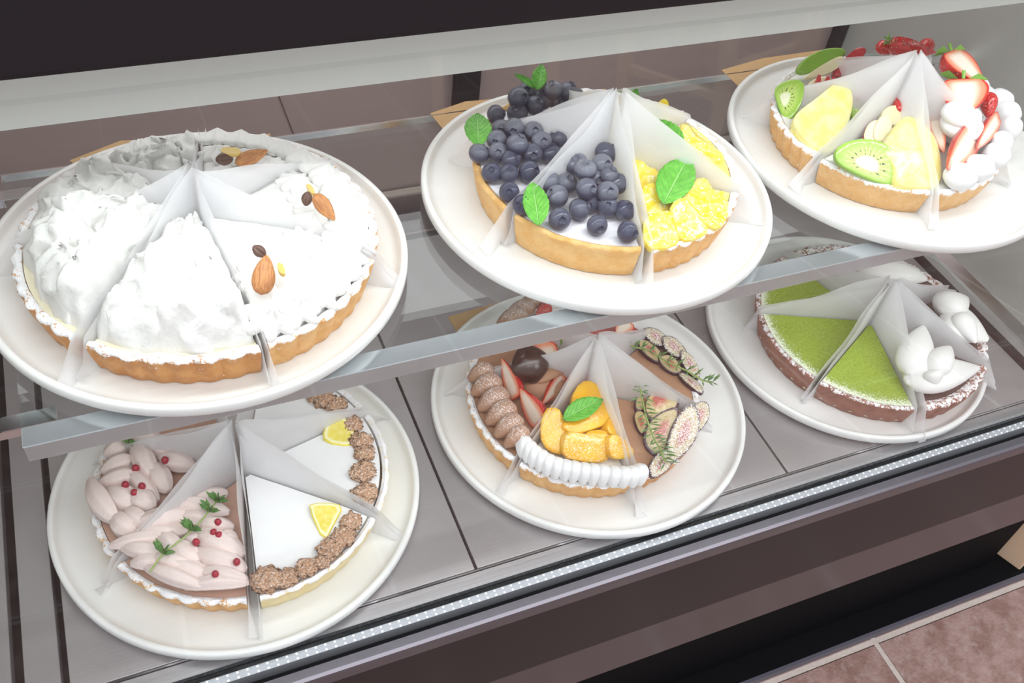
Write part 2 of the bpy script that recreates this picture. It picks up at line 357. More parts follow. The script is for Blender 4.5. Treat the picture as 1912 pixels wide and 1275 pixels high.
boxpart('back_panel', MT['back'], XL, .86, .285, .30, -.03, .62)
mb = MB(); a, b = at_y(519, 180, .2845), at_y(547, 252, .2845)
mb.prism([a, a + Vector((.0016, 0, 0)), b + Vector((.0016, 0, 0)), b], (0, .002, 0))
part('panel_joint', mb, simple('dark_joint_groove', (.10, .075, .07), .5), smooth=False)  # thin dark groove along the sliding door edge
for px, w_, m_ in ((1563, .012, 'canopy'), (1578, .010, 'chrome'), (1590, .006, 'canopy'), (1722, .03, 'canopy')):
    p = at_y(px, 75, .275); boxpart('door_post', MT[m_], p.x - w_/2, p.x + w_/2, .270, .284, .002, .60)
p = at_y(872, 160, .275); boxpart('door_post', MT['canopy'], p.x - .014, p.x + .014, .270, .284, .002, .60)
# ends
boxpart('end_wall', MT['steel_wall'], .853, .865, -.245, .285, -.03, .62)
mb = MB().prism([(.8255, -.245, 0), (.845, -.245, 0), (.853, -.245, .010), (.853, -.245, -.012), (.8255, -.245, -.012)], (0, .529, 0))
part('end_rail', mb, MT['chrome'], smooth=False)
boxpart('end_gasket', MT['black'], .8165, .8253, -.245, .284, -.012, .003)
boxpart('end_wall', MT['steel_wall'], XL - .012, XL, -.26, .285, -.03, .62)
p = at_y(6, 560, -.15); boxpart('end_post', MT['canopy'], -.236, -.226, -.249, -.236, .002, .44)
# front glass, canopy and lamp
def lean(z): return -.2545 + .0545*z/.482
TOP = .470
mb = MB().prism([(XL, lean(0.002), .002), (XL, lean(TOP), TOP), (XL, lean(TOP) + .005, TOP), (XL, lean(.002) + .005, .002)], (.865 - XL, 0, 0))
part('front_glass', mb, MT['glass_front'], smooth=False, lab='clear front pane')
zb = .482
boxpart('canopy', MT['canopy'], XL - .02, XR, -.204, .30, zb, zb + .12, bevel=.004)
yb = -.165
zl = CAM.z - .644*(yb - CAM.y)
mb = MB().box(XL, .853, yb, yb + .010, zl, zb).box(XL, .853, -.108, -.105, .413, zb).box(XL, .853, yb + .010, -.108, zl + .030, zb)
part('lamp_housing', mb, MT['lampbox'], smooth=False, lab='pale lamp housing behind the glass')
part('lamp_tube', MB().tube([(-.2, -.135, zl + .022), (.82, -.135, zl + .022)], .005, 10), MT['tube'])
# outside front
mb = MB().prism([(XL, -.2660, -.03), (XL, -.2668, -.0005), (XL, -.2740, 0), (XL, -.2766, -.0012), (XL, -.2778, -.004), (XL, -.2778, -.014), (XL, -.27, -.03)], (XR - XL, 0, 0))
part('bumper', mb, MT['bumper'], smooth=False)
boxpart('gap_channel', MT['black'], XL, XR, -.2660, -.2584, -.03, -.012)
boxpart('upper_panel', MT['panel'], XL, XR, -.277, -.262, -.124, -.0145)
mb = MB().prism([(XL, -.277, -.1241), (XL, -.2775, -.200), (XL, -.272, -.208), (XL, -.24, -.208), (XL, -.24, -.1241)], (XR - XL, 0, 0))
part('skirt_panel', mb, MT['skirt'], smooth=False)
boxpart('recess_wall', MT['recess'], XL, 1.03, -.222, -.20, -.485, -.02)
boxpart('recess_ledge', MT['recess'], XL, XR, -.2522, -.13, FZ + .002, -.485)
boxpart('plinth_strip', MT['plinth'], XL, XR, -.2566, -.2523, FZ, -.485)
boxpart('base_body', MT['recess'], XL, XR, -.13, .30, FZ, -.035)
# wooden block below the right end
wb = empty('wooden_block', (1.10, -.235, -.485), 'pale beech wooden block under the right end of the dark case', 'wooden block')
d1 = (at(1896, 1060, -.485) - at(1852, 1028, -.485)).normalized(); d2 = Vector((-d1.y, d1.x, 0)); p0 = at(1852, 1028, -.485)
mb = MB(); q = [p0, p0 + d1*.045, p0 + d1*.045 + d2*.09, p0 + d2*.09]; mb.prism(q, (0, 0, .276)); build('board', mb, MT['wood'], wb, smooth=False, bevel=.002)
# ------------------------------------------------------------------ wooden chairs in the shop, mirrored in the front glass
def chair(x, y, rz, lab):
    c = empty('wooden_chair', (x, y, FZ), lab, 'chair', 'wooden chairs in front of the case'); ca, sa = math.cos(rz), math.sin(rz)
    def bx(name, x0, x1, y0, y1, z0, z1):
        mb = MB().box(x0, x1, y0, y1, z0, z1); mb.v = [Vector((x + v.x*ca - v.y*sa, y + v.x*sa + v.y*ca, FZ + v.z)) for v in mb.v]; build(name, mb, MT['wood'], c, smooth=False, bevel=.003)
    bx('seat', -.20, .20, -.20, .20, .43, .455)
    for i in (-1, 1):
        bx('leg', i*.18 - .018, i*.18 + .018, .162, .198, 0, .43); bx('rear_post', i*.18 - .018, i*.18 + .018, -.198, -.162, 0, .43); bx('back_post', i*.18 - .016, i*.18 + .016, -.199, -.172, .455, .84)
        bx('side_rung', i*.18 - .011, i*.18 + .011, -.16, .16, .17, .195)
    bx('front_rung', -.16, .16, .17, .19, .25, .275); bx('backrest', -.165, .165, -.195, -.175, .70, .80)
for a in ((1.10, -2.62, .25, 'pale wooden chair facing the case from the left'), (1.62, -2.12, -.35, 'pale wooden chair facing the case from the right'), (2.2, -2.75, .1, 'pale wooden chair standing farther right of the case')): chair(*a)
# ------------------------------------------------------------------ glass shelf
sh = empty('glass_shelf', (.33, -.04, ZS), 'clear glass upper shelf with grey front rail, under the upper plates', 'shelf')
SX0, SX1 = -.131, .80
build('glass_sheet', MB().box(SX0, SX1, -.1614, .101, ZS - .006, ZS), MT['glass_shelf'], sh, smooth=False)
build('back_edge', MB().box(SX0, SX1, .1012, .1026, ZS - .006, ZS + .0004), MT['chrome'], sh, smooth=False)
mb = MB().prism([(SX0, -.1778, ZS), (SX0, -.1616, ZS), (SX0, -.1616, ZS - .004), (SX0, -.174, ZS - .004), (SX0, -.174, ZS - .0147), (SX0, -.1778, ZS - .0147)], (SX1 - SX0, 0, 0))
build('added_glow_bar', MB().box(SX0 + .02, SX1 - .02, -.1735, -.1625, ZS - .0095, ZS - .0045), MT['tube'], sh, smooth=False)  # glowing bar added behind the rail to go with the fill under the shelf
build('front_rail', mb, MT['rail'], sh, smooth=False, bevel=.0006)
for x0, x1 in ((XL, SX0 - .0005), (SX1 + .0005, .853)):
    for y in (-.15, .085):
        build('support_arm', MB().box(x0, x1, y - .006, y + .006, ZS - .014, ZS - .007).box(*((SX0 - .012, SX0 + .02) if x0 < 0 else (SX1 - .02, SX1 + .012)), y - .006, y + .006, ZS - .0072, ZS - .0062), MT['chrome'], sh, smooth=False)
# ------------------------------------------------------------------ plates
PL = {'A': ((-.0003, -.0423), .1496, ZS), 'B': ((.3216, -.0460), .1475, ZS), 'C': ((.6211, -.0552), .1505, ZS),
      'D': ((-.0065, -.0947), .1541, 0), 'E': ((.3290, -.0964), .1543, 0), 'F': ((.6436, -.0899), .1525, 0)}
PN = {'A': 'top left', 'B': 'top middle', 'C': 'top right', 'D': 'bottom left', 'E': 'bottom middle', 'F': 'bottom right'}
PW = {'A': 'under the whipped cream and almond tarts', 'B': 'under the blueberry and citrus tarts', 'C': 'under the kiwi, pineapple and strawberry tarts',
      'D': 'under the pink cream and white lemon tarts', 'E': 'under the mango, fig and chocolate tarts', 'F': 'under the green matcha and white cream tarts'}
TC = {'A': (.002, -.006), 'B': (.002, -.002), 'C': (-.010, .003), 'D': (.004, 0), 'E': (-.010, -.002), 'F': (.014, -.014)}
CENT, ZF = {}, {}
for k, (c, R, z) in PL.items():
    z += .0006
    mb = MB(); prof = [(0, .0022), (R*.80, .0022), (R*.815, 0), (R*.85, 0), (R - .006, .0015), (R - .0015, .004), (R, .0065), (R, .0120), (R - .0012, .0134), (R - .0035, .0136), (R - .0052, .0128), (R - .0065, .0092), (R - .012, .0068), (R - .03, .0060), (0, .0060)]
    mb.lathe([(r, z + h) for r, h in prof], 128, c[0], c[1])
    o = build('plate', mb, MT['plate'], origin=(c[0], c[1], z), ang=50)
    tag(o, 'round white %s plate %s' % (PN[k], PW[k]), 'plate', 'white plates of tarts')
    CENT[k] = (c[0] + TC[k][0], c[1] + TC[k][1]); ZF[k] = z + .0062
# kraft papers showing behind the plates
for k, pts, z, lab in (('A', [(130, 300), (225, 263), (505, 250), (500, 300), (300, 420)], ZS, 'brown kraft paper poking out behind the top left cream tart plate'),
                       ('B', [(803, 212), (868, 190), (1130, 166), (1160, 200), (900, 330)], ZS, 'brown kraft paper poking out behind the blueberry tart plate'),
                       ('C', [(1347, 131), (1424, 109), (1560, 90), (1600, 140), (1440, 220)], ZS, 'brown kraft paper poking out behind the kiwi tart plate'),
                       ('E', [(836, 592), (884, 578), (1000, 545), (1000, 620), (857, 628)], 0, 'brown kraft paper poking out behind the mango tart plate')):
    P = [at(x, y, z + .0001) for x, y in pts]; mb = MB(); mb.prism(P[::-1], (0, 0, .0003))
    tag(build('kraft_paper', mb, MT['kraft'], smooth=False, origin=P[1]), lab, 'paper', 'kraft papers behind the plates')
# ------------------------------------------------------------------ tart slice builders
SHIFT = .0042
def pol(k, a, r, z, mid=None):
    c = CENT[k]; s = (math.cos(R_(mid))*SHIFT, math.sin(R_(mid))*SHIFT) if mid is not None else (0, 0)
    return Vector((c[0] + s[0] + r*math.cos(R_(a)), c[1] + s[1] + r*math.sin(R_(a)), z))
SHORT = iter(["front cream mound slice, top left plate", "leftmost cream mound slice, top left plate", "smoother cream slice, back left of top left plate", "far back cream slice, top left plate",
 "front almond cream slice, top left plate", "far right almond cream slice, top left plate", "back almond cream slice, top left plate",
 "front blueberry slice, top middle plate", "left blueberry slice, top middle plate", "back blueberry slice, top middle plate", "large-leaf citrus slice, top middle plate", "narrow-leaf citrus slice, top middle plate", "hidden back citrus slice, top middle plate",
 "front kiwi and pineapple slice, top right plate", "left kiwi and pineapple slice, top right plate", "back kiwi and apple slice, top right plate", "strawberry and cream swirl slice, top right plate", "far right strawberry slice, top right plate", "back strawberry slice, top right plate",
 "front pink cream slice, bottom left plate", "left pink cream slice, bottom left plate", "hidden back pink cream slice, bottom left plate", "front white lemon slice, bottom left plate", "right white lemon slice, bottom left plate", "back white lemon slice, bottom left plate",
 "front mango slice, bottom middle plate", "strawberry chocolate slice, bottom middle plate", "back chocolate slice, bottom middle plate", "front fig slice, bottom middle plate", "right sugared fig slice, bottom middle plate", "back red fruit slice, bottom middle plate",
 "front matcha slice, bottom right plate", "left matcha slice, bottom right plate", "back matcha slice, bottom right plate", "heart-shaped cream slice, bottom right plate", "far right white cream slice, bottom right plate", "back pale cream slice, bottom right plate"])
class Slice:
    def __init__(s, k, a0, a1, R, h, crust, label, sugar_in=True, wall=.0055, taper=.006, flute=.0032):
        s.k, s.a0, s.a1, s.R, s.h = k, a0, a1, R, h; s.mid = (a0 + a1)/2; s.z0 = ZF[k]; s.zt = s.z0 + h
        s.label = label; s.short = next(SHORT); base = pol(k, s.mid, R*.5, s.z0, s.mid)
        s.root = empty('tart_slice', base, label, 'tart slice', 'tart slices on the %s plate' % PN[k])
        mb = MB(); sug = []; nf = 46; n = max(24, int((a1 - a0)/360*nf*6)); rows = []
        for i in range(n + 1):
            a = a0 + (a1 - a0)*i/n; fl = abs(math.sin(R_(a)*nf/2))**.8*flute - flute*.5; wob = .0009*noise.noise(Vector((a*.12, R*50, h*90)))
            prof = [(.004, 0, 0), (R - taper - .001, 0, 0), (R - taper + fl*.7, .001, 0), (R - taper*.45 + fl, h*.5, 0), (R - .0006 + fl, h - .0045, .12), (R + fl, h - .0018, .75), (R - .001 + fl, h - .0004 + wob, 1), (R - wall*.5 + fl*.3, h + .0006 + wob, 1), (R - wall, h - .0012 + wob, .95), (R - wall - .001, .004, 0), (.004, .004, 0)]
            rows.append([pol(k, a, r, s.z0 + z, s.mid) for r, z, _ in prof]); sug += [q for _, _, q in prof]
        mb.grid(rows, True)
        m = len(rows[0]); mb.f.append(list(range(m))); mb.m.append(0); mb.f.append([n*m + j for j in range(m)][::-1]); mb.m.append(0)
        mb.att['sugar'] = sug
        build('crust', mb, crust, s.root, ang=50)
    def field(s, name, hf, mat, r0=.0045, r1=None, zb=.0042, nr=14, na=18, inset=.0, disp=None, ang=50):
        # a wedge of filling with top height hf(r, a) above the plate floor
        r1 = r1 or s.R - .0060; mb = MB(); rows, edge = [], []
        for i in range(nr + 1):
            r = r0 + (r1 - r0)*i/nr; row = []
            for j in range(na + 1):
                u = j/na; da = math.degrees(inset/max(r, .012)); a = s.a0 + da + (s.a1 - s.a0 - 2*da)*u
                p = pol(s.k, a, r, s.z0 + hf(r, a, u), s.mid)
                if disp: p += disp(p, r, u)
                row.append(p); edge.append(i/nr)
            rows.append(row)
        b = mb.grid(rows)
        mb.f = [f[::-1] for f in mb.f]
        N = na + 1; rim = [j for j in range(N)] + [i*N + na for i in range(1, nr + 1)] + [nr*N + j for j in range(na - 1, -1, -1)] + [i*N for i in range(nr - 1, 0, -1)]
        low = []
        for q in rim: v = mb.v[q].copy(); v.z = s.z0 + zb; low.append(v); edge.append(edge[q])
        b = len(mb.v); mb.v += low; L = len(rim)
        for i in range(L): mb.f.append((rim[i], rim[(i+1) % L], b + (i+1) % L, b + i)); mb.m.append(0)
        mb.att['edge'] = edge
        return build(name, mb, mat, s.root, ang=ang)
    def flat(s, name, mat, dz=-.002, nz=.0006, **kw):
        return s.field(name, lambda r, a, u: s.h + dz + nz*noise.noise(Vector((r*60, a*.06, s.a0))), mat, **kw)
def wrap(s, peak, out=.022, lab=None, lean_=0.0, flare=(0, 0), sd=0, foot=.004):
    # folded sheet of waxed paper standing along both cut sides, tall at the point of the slice
    mb = MB(); nu, nv = 22, 9; rg = random.Random(int(s.a0*7 + peak*1e4) + sd)
    tip = Vector((rg.uniform(-.004, .004), rg.uniform(-.004, .004), 0)) + Vector((math.cos(R_(s.mid)), math.sin(R_(s.mid)), 0))*lean_
    rows_all = []
    for side in (-1, 1):
        a = s.a0 if side < 0 else s.a1; d = Vector((math.cos(R_(a)), math.sin(R_(a)), 0)); nrm = Vector((-d.y, d.x, 0))*side
        o = pol(s.k, 0, 0, s.z0, None) + Vector((math.cos(R_(s.mid)), math.sin(R_(s.mid)), 0))*(SHIFT*.62)
        L = s.R + out; uR = (s.R + .002)/L; rows = []; ph = rg.uniform(0, 9)
        for i in range(nu + 1):
            u = i/nu; r = u*L
            if u <= uR: ht = (peak)*(1 - u/uR)**1.05 + (s.h + .004)*(u/uR) + .002*math.sin(u*9 + ph)*(1 - u)
            else: ht = (s.h + .004) + (foot - s.h - .004)*((u - uR)/(1 - uR))**.9
            row = []
            for j in range(nv + 1):
                v = j/nv; z = .0004 + v*ht; off = .0006
                above = max(0, z - s.h)
                off += above*.10*math.sin(u*11 + ph)*(u*(1.3 - u)) + (0 if u < uR else (u - uR)/(1 - uR)*(.012*(flare[0] if side < 0 else flare[1])*(1 - v) + .003*math.sin(ph + v*4)))
                p = o + d*r + nrm*(off) + Vector((0, 0, z)) + tip*(max(0, z - s.h)/peak)*(1 - u)**1.5
                row.append(p)
            rows.append(row)
        rows_all.append(rows)
    seq = rows_all[0][::-1] + rows_all[1][1:]
    mb.grid(seq)
    o = build('paper_wrap', mb, MT['wax'], ang=180, origin=pol(s.k, s.mid, s.R*.5, s.z0, s.mid))
    tag(o, lab or ('translucent paper folded round the ' + s.short), 'paper', 'paper wraps on the %s plate' % PN[s.k])
    return o
# ------------------------------------------------------------------ topping builders
def leaf_obj(s, base, tip, width, n=None, name='mint_leaf', mat='mint', fold=.25, curl=.12):
    base, tip = Vector(base), Vector(tip); L = (tip - base).length; n = n or (CAM - base).normalized()*.5 + UP*.6
    M = frame(base, tip - base, n); mb = MB(); ns, nt = 22, 10; rows = []; S, T = [], []
    for i in range(ns + 1):
        u = i/ns; w = width/2*max(.03, math.sin(math.pi*min(1, u**.85*.985 + .012))**.75); row = []
        w *= 1 + .05*(((u*13) % 1) - .5)
        for j in range(nt + 1):
            t_ = -1 + 2*j/nt; z = abs(t_)*w*fold - curl*L*(u - .4)**2 - .0009*math.cos((u - abs(t_)*.28)*48)*(.25 + abs(t_))*.6
            row.append(M @ Vector((u*L, t_*w, z))); S.append(u); T.append(abs(t_))
        rows.append(row)
    mb.grid(rows); mb.f = [f[::-1] for f in mb.f]; mb.att['s'] = S; mb.att['t'] = T
    o = build(name, mb, MT[mat], s.root, frame=M, ang=180)
    md = o.modifiers.new('solid', 'SOLIDIFY'); md.thickness = .0005; return o
def leaf_px(s, bx, by, bz, tx, ty, tz, wpx, **kw):
    b = at(bx, by, bz); t_ = at(tx, ty, tz); sc = (CAM - b).length/F
    return leaf_obj(s, b, t_, wpx*sc, **kw)
def berry_mesh(R=1.0):
    mb = MB(); n = 20; prof = []
    for i in range(12): th = math.pi - math.pi*.90*i/11; prof.append((math.sin(th), math.cos(th)*.90))
    mb.lathe([(max(r, 1e-4), z) for r, z in prof], n)
    rt, zt = prof[-1]
    def star(r, z, a): return r*(1 + .14*math.cos(5*a)) if z > zt else r
    mb.lathe([(rt, zt), (rt*1.15, zt + .07), (rt*1.05, zt + .075), (rt*.75, zt - .02), (rt*.55, zt - .10), (1e-4, zt - .12)], n, mod=star)
    o = build('blueberry', mb, MT['blueberry']); me = o.data; bpy.data.objects.remove(o); return me
BERRY = berry_mesh()
def berry(s, px, py, z, rpx=21, dust=.8, crown=None):
    p = at(px, py, z); r = rpx*(CAM - p).length/F
    ax = Vector(crown) if crown else Vector((rnd.uniform(-1, 1), rnd.uniform(-1.2, .6), rnd.uniform(-.1, 1))).normalized()
    M = frame(p, ax.cross(Vector((.3, .7, .2))), ax) @ Matrix.Diagonal((r, r, r, 1))
    o = place('blueberry', BERRY, M, s.root); o.color = (dust, dust, dust, 1); return o
def smooth_poly(P, it=2):
    for _ in range(it):
        Q = []
        for i in range(len(P)):
            a, b = P[i], P[(i+1) % len(P)]; Q += [a*.75 + b*.25, a*.25 + b*.75]
        P = Q
    return P
def slab(s, name, pts, z, thick, mats, n=(0, 0, 1), dome=.0, soft=2, rings=6, dust=1.0, p0=None, wav=0.0, bulge=.0006, centre=None, gr=1.07):
    # rounded slice of fruit: outline in the picture laid on a real plane through height z with normal n
    n = Vector(n).normalized(); cx = sum(p[0] for p in pts)/len(pts); cy = sum(p[1] for p in pts)/len(pts)
    o = Vector(p0) if p0 else at(cx, cy, z); pts = [(cx + (x - cx)*gr, cy + (y - cy)*gr) for x, y in pts]; P = [at_plane(x, y, o, n) for x, y in pts]; P = smooth_poly(P, soft)
    cen = at_plane(*centre, o, n) if centre else sum(P, Vector())/len(P)
    ar = sum((P[i] - cen).cross(P[(i+1) % len(P)] - cen).dot(n) for i in range(len(P)))
    if ar < 0: P = P[::-1]
    mb = MB(); rows = []; E = []; D = []; N = len(P)
    def ringv(sc, dz): return [cen + (p - cen)*sc + n*(dz + (wav*noise.noise((p*sc + cen*(1-sc))*90 + Vector((cx, cy, 0))) if dz > -thick*.6 else 0)) for p in P]
    rows.append(ringv(.94, -thick)); E += [1]*N
    rows.append(ringv(1.0, -thick + bulge)); E += [1]*N
    rows.append(ringv(1.0 + .01, -bulge*1.2)); E += [1]*N
    for i in range(rings):
        q = 1 - i/rings; sc = .975*q if i else .975; rows.append(ringv(sc, dome*(1 - q*q))); E += [sc]*N
    mb.grid(rows, True); k = len(mb.f)
    mb.add([cen + n*dome], []); E.append(0); last = (len(rows) - 1)*N
    for i in range(N): mb.f.append((last + i, last + (i+1) % N, len(mb.v) - 1)); mb.m.append(0)
    mb.f.append(list(range(N))[::-1]); mb.m.append(1 if isinstance(mats, list) else 0)
    if isinstance(mats, list):
        for i in range(2*N): mb.m[i] = 1
    mb.att['edge'] = E; mb.att['dust'] = [dust]*len(mb.v)
    M = frame(cen, RX, n)
    return build(name, mb, [MT[m] for m in mats] if isinstance(mats, list) else MT[mats], s.root, frame=M, ang=70)
def strawberry(s, base, tip, width, n, leaf=True, whole=False, name='strawberry_half', depth=.5):
    # half strawberry: flat cut face towards n, rounded seedy back
    base, tip = Vector(base), Vector(tip); L = (tip - base).length; M = frame(base, tip - base, n); mb = MB(); E = []
    nu, nv = 16, 10
    def prof(u): return max(.02, (math.sin(math.pi*min(1, (u*.93 + .07)**.62))**.8))
    rows = []
    for i in range(nu + 1):
        u = i/nu; w = width/2*prof(u); row = []
        for j in range(nv*2 if whole else nv + 1):
            th = math.pi*j/nv + math.pi if whole else math.pi + math.pi*j/nv
            row.append(M @ Vector((u*L, math.cos(th)*w, math.sin(th)*w*depth*2)))
        rows.append(row)
    mb.grid(rows, whole, 1); E += [1]*len(mb.v)
    if not whole:
        rr = []; 
        for i in range(nu + 1):
            u = i/nu; w = width/2*prof(u); row = []
            for j in range(9):
                t_ = -1 + 2*j/8; row.append(M @ Vector((u*L, -t_*w, .0002*(1 - t_*t_)))); E.append(max(abs(t_), abs(u*2 - 1)**3, (u - .6)*2.2))
            rr.append(row)
        mb.grid(rr, False, 0)
    for rw, flip in ((rows[0], True), (rows[-1], False)):
        c = sum(rw, Vector())/len(rw); mb.fan(rw, c, 1, flip); E += [1]*(len(rw) + 1)
    mb.att['edge'] = E
    o = build(name, mb, [MT['straw_cut'], MT['straw_skin']], s.root, frame=M, ang=60)
    if leaf:
        ml = MB()
        for q in range(6):
            a = math.pi*(1 + q/5) if not whole else q*math.pi/3; d = Vector((-.10 + rnd.uniform(-.1, .15), math.cos(a), math.sin(a)*.7)); 
            r0 = M @ (Vector((.0, math.cos(a), math.sin(a)*.7))*width*.10); tp = M @ (d*width*.50 + Vector((L*.10*(1 if q % 2 else -1), 0, 0)))
            sd_ = (tp - r0).cross(M.to_3x3() @ Vector((1, 0, 0))).normalized()*width*.12; md_ = (r0 + tp)/2 + (M.to_3x3() @ Vector((-.06*L, 0, 0)))
            ml.add([r0, md_ + sd_, tp, md_ - sd_], [(0, 1, 2, 3), (3, 2, 1, 0)])
        ml.tube([base, base + (M.to_3x3() @ Vector((-L*.14, 0, .1*width)))], width*.04, 6)
        lf = build('strawberry_leaves', ml, MT['calyx'], s.root, frame=M, smooth=False)
        lf.parent = o; lf.matrix_local = Matrix.Identity(4)
    return o
def straw_px(s, b, t_, wpx, n=None, **kw):
    B, T = at(*b), at(*t_); sc = (CAM - B).length/F; n = n or (CAM - B).normalized()*.8 + UP*.35
    return strawberry(s, B, T, wpx*sc, n, **kw)
def petal(mb, base, tip, width, height, n=UP, ridge=4, rdep=.08, shape=.7, bend=.15, twist=0, pw=.65, lens=0):
    base, tip = Vector(base), Vector(tip); L = (tip - base).length; M = frame(base, tip - base, n); rows = []
    for i in range(15):
        u = i/14; pr = max(.02, math.sin(math.pi*(.03 + .94*u**shape))**pw); row = []
        for j in range(20):
            th = 2*math.pi*j/20; k = 1 + rdep*math.cos(ridge*th*2 + twist*u); sn = math.sin(th)*(abs(math.sin(th))**lens)
            row.append(M @ Vector((u*L, math.cos(th)*width/2*pr*k, (sn if not lens or sn < 0 else (1 - abs(math.cos(th))**1.7 - .28*math.exp(-(math.cos(th)/.2)**2)))*height/2*pr*k*(.4 if lens and sn < 0 else 1) + bend*L*(1 - (2*u - 1)**2) )))
        rows.append(row)
    mb.grid(rows, True); mb.fan(rows[0], sum(rows[0], Vector())/20, 0, True); mb.fan(rows[-1], sum(rows[-1], Vector())/20)
def petal_px(s, name, mat, b, t_, wpx, hgt, n=None, ext=0, **kw):
    B, T = at(*b), at(*t_); B, T = B - (T - B)*ext, T + (T - B)*ext*.4; sc = (CAM - B).length/F; mb = MB(); petal(mb, B, T, wpx*sc, hgt, n or UP, **kw)
    return build(name, mb, MT[mat], s.root, origin=B, ang=180)
def rosette(s, c, R, h, n=8, name='cream_rosette', mat='cream', ax=UP, tw=1.2):
    mb = MB(); M = frame(c, Vector(ax).cross(Vector((.1, 1, .05))), ax); rows = []; N = n*6
    for i in range(12):
        u = i/11; rr = R*(1 - u**1.6)*(.80 + .35*math.sin(math.pi*min(1, u*1.3 + .15))) + .0006*(1 - u)
        rows.append([M @ Vector((rr*(1 + .20*math.cos(n*a + tw*u*2))*math.cos(a), rr*(1 + .20*math.cos(n*a + tw*u*2))*math.sin(a), h*u**.85)) for a in [2*math.pi*j/N for j in range(N)]])
    mb.grid(rows, True)
    return build(name, mb, MT[mat], s.root, origin=c, ang=180)
def dollop(s, c, rx, ry, rz, name='cream_dollop', mat='cream_smooth', q=None, nz=.06, sd=0):
    mb = MB().blob(c, rx, ry, rz, q, 22, 14, nz, sd); return build(name, mb, MT[mat], s.root, origin=c, ang=180)
def dol_px(s, px, py, z, rpx, rz, **kw):
    p = at(px, py, z); r = rpx*(CAM - p).length/F; return dollop(s, p, r, r, rz, sd=px*.1, **kw)
def sprig(s, pts, name, mat, ll, lw, per=5, step=1, spread=1.0, stem_r=.0007):
    # pts: world points along the stem; whorls of narrow leaves at the points
    mb = MB(); pts = [Vector(p) for p in pts]; mb.tube(pts, stem_r, 6, 1)
    for i in range(0, len(pts), step):
        p = pts[i]; t_ = (pts[min(i+1, len(pts)-1)] - pts[max(i-1, 0)]).normalized(); a = t_.cross(UP).normalized(); b = a.cross(t_)
        for q in range(per):
            an = q*2*math.pi/per + i*1.1; d = (t_*rnd.uniform(.2, .7) + (a*math.cos(an) + b*abs(math.sin(an)))*spread).normalized(); L = ll*rnd.uniform(.7, 1.2)
            sd_ = d.cross(b + t_*.2).normalized()*lw; m_ = p + d*L*.55 + UP*L*.05; up = sd_.cross(d).normalized()*lw*.4
            mb.add([p, m_ + sd_, p + d*L, m_ - sd_, m_ + up], [(0, 1, 4), (1, 2, 4), (2, 3, 4), (3, 0, 4), (0, 3, 2, 1)])
    return build(name, mb, [MT[mat], MT['thyme_stem']], s.root, origin=pts[0], smooth=False)
def along(p, n): # points on polyline of (px,py,z)
    Q = [at(*q) for q in p]; out = []
    for i in range(n):
        u = i/(n - 1)*(len(Q) - 1); a = min(int(u), len(Q) - 2); out.append(Q[a].lerp(Q[a+1], u - a))
    return out
def nut_cluster(s, px, py, z, rpx, sd, name='crumble_cluster'):
    p = at(px, py, z); r = rpx*(CAM - p).length/F; mb = MB(); rg = random.Random(sd)
    rows = []
    mb.blob(p, r*1.2, r*1.1, r*.6, None, 30, 18, .55, sd, fr=2.2)
    return build(name, mb, MT['crumble'], s.root, origin=p, ang=180)
#@@TARTS
# ================================================================== plate A: whipped cream and almond tarts
def nz3(x, y, z, s=1.0, o=4): return noise.fractal(Vector((x, y, z))*s, 1.0, 2.1, o)
def cream_mound(s, top, seed, r1=None):
    s.field('custard_filling', lambda r, a, u: s.h - .0035, MT['custard'], nr=6, na=10)
    r1 = r1 or s.R - .0095
    def hf(r, a, u):
        x, y = r*math.cos(R_(a)), r*math.sin(R_(a)); v = r/r1
        env = (1 - max(0, (v - .55)/.45)**2.2)**.55 * (.80 + .20*min(1, v*2.2))
        e = min(u, 1 - u)*math.radians(s.a1 - s.a0)*r; env *= 1 - .35*math.exp(-max(e, 0)/.004)
        b = noise.noise(Vector((x*42 + seed, y*42, seed))); c = abs(noise.noise(Vector((x*85, y*85 + seed, 2.)))); d = nz3(x*190, y*190, seed, 1, 3)
        return s.h - .004 + top*env*(1 + .38*b) + (.015*(.5 - c) + .0040*d)*min(1, (1 - v)*6 + .25)
    def disp(p, r, u):
        q = p*75; f = min(1, min(u, 1 - u)*8) * min(1, r/.02)
        return Vector((noise.noise(q), noise.noise(q + Vector((9, 3, 1))), 0))*.0075*f
    s.field('whipped_cream', hf, MT['cream'], r1=r1, zb=s.h - .0045, nr=46, na=44, disp=disp, inset=.0008, ang=180)
a_cream, a_alm = 'crust_brown', 'crust_gold'
RA, HA = .1190, .028
A1 = Slice('A', -135, -82, RA, HA, MT['crust_brown'], 'cream tart slice with rough cream mound, front centre of the top left plate')
cream_mound(A1, .040, 3.1); wrap(A1, .084, .012, sd=1, flare=(.6, .4))
A2 = Slice('A', -190, -138, RA, HA, MT['crust_brown'], 'cream tart slice with a rough whipped cream mound, leftmost on the top left plate')
cream_mound(A2, .040, 8.7); wrap(A2, .085, .022, sd=2, flare=(-.3, .5))
A3 = Slice('A', 125, 168, RA, HA, MT['crust_brown'], 'cream tart slice with a smoother cream mound, back left of the top left plate')
cream_mound(A3, .028, 12.2); wrap(A3, .080, .006, sd=3)
A4 = Slice('A', 81, 123, RA, HA, MT['crust_brown'], 'cream tart slice at the far back of the top left plate')
cream_mound(A4, .023, 17.4); wrap(A4, .078, .004, sd=4)
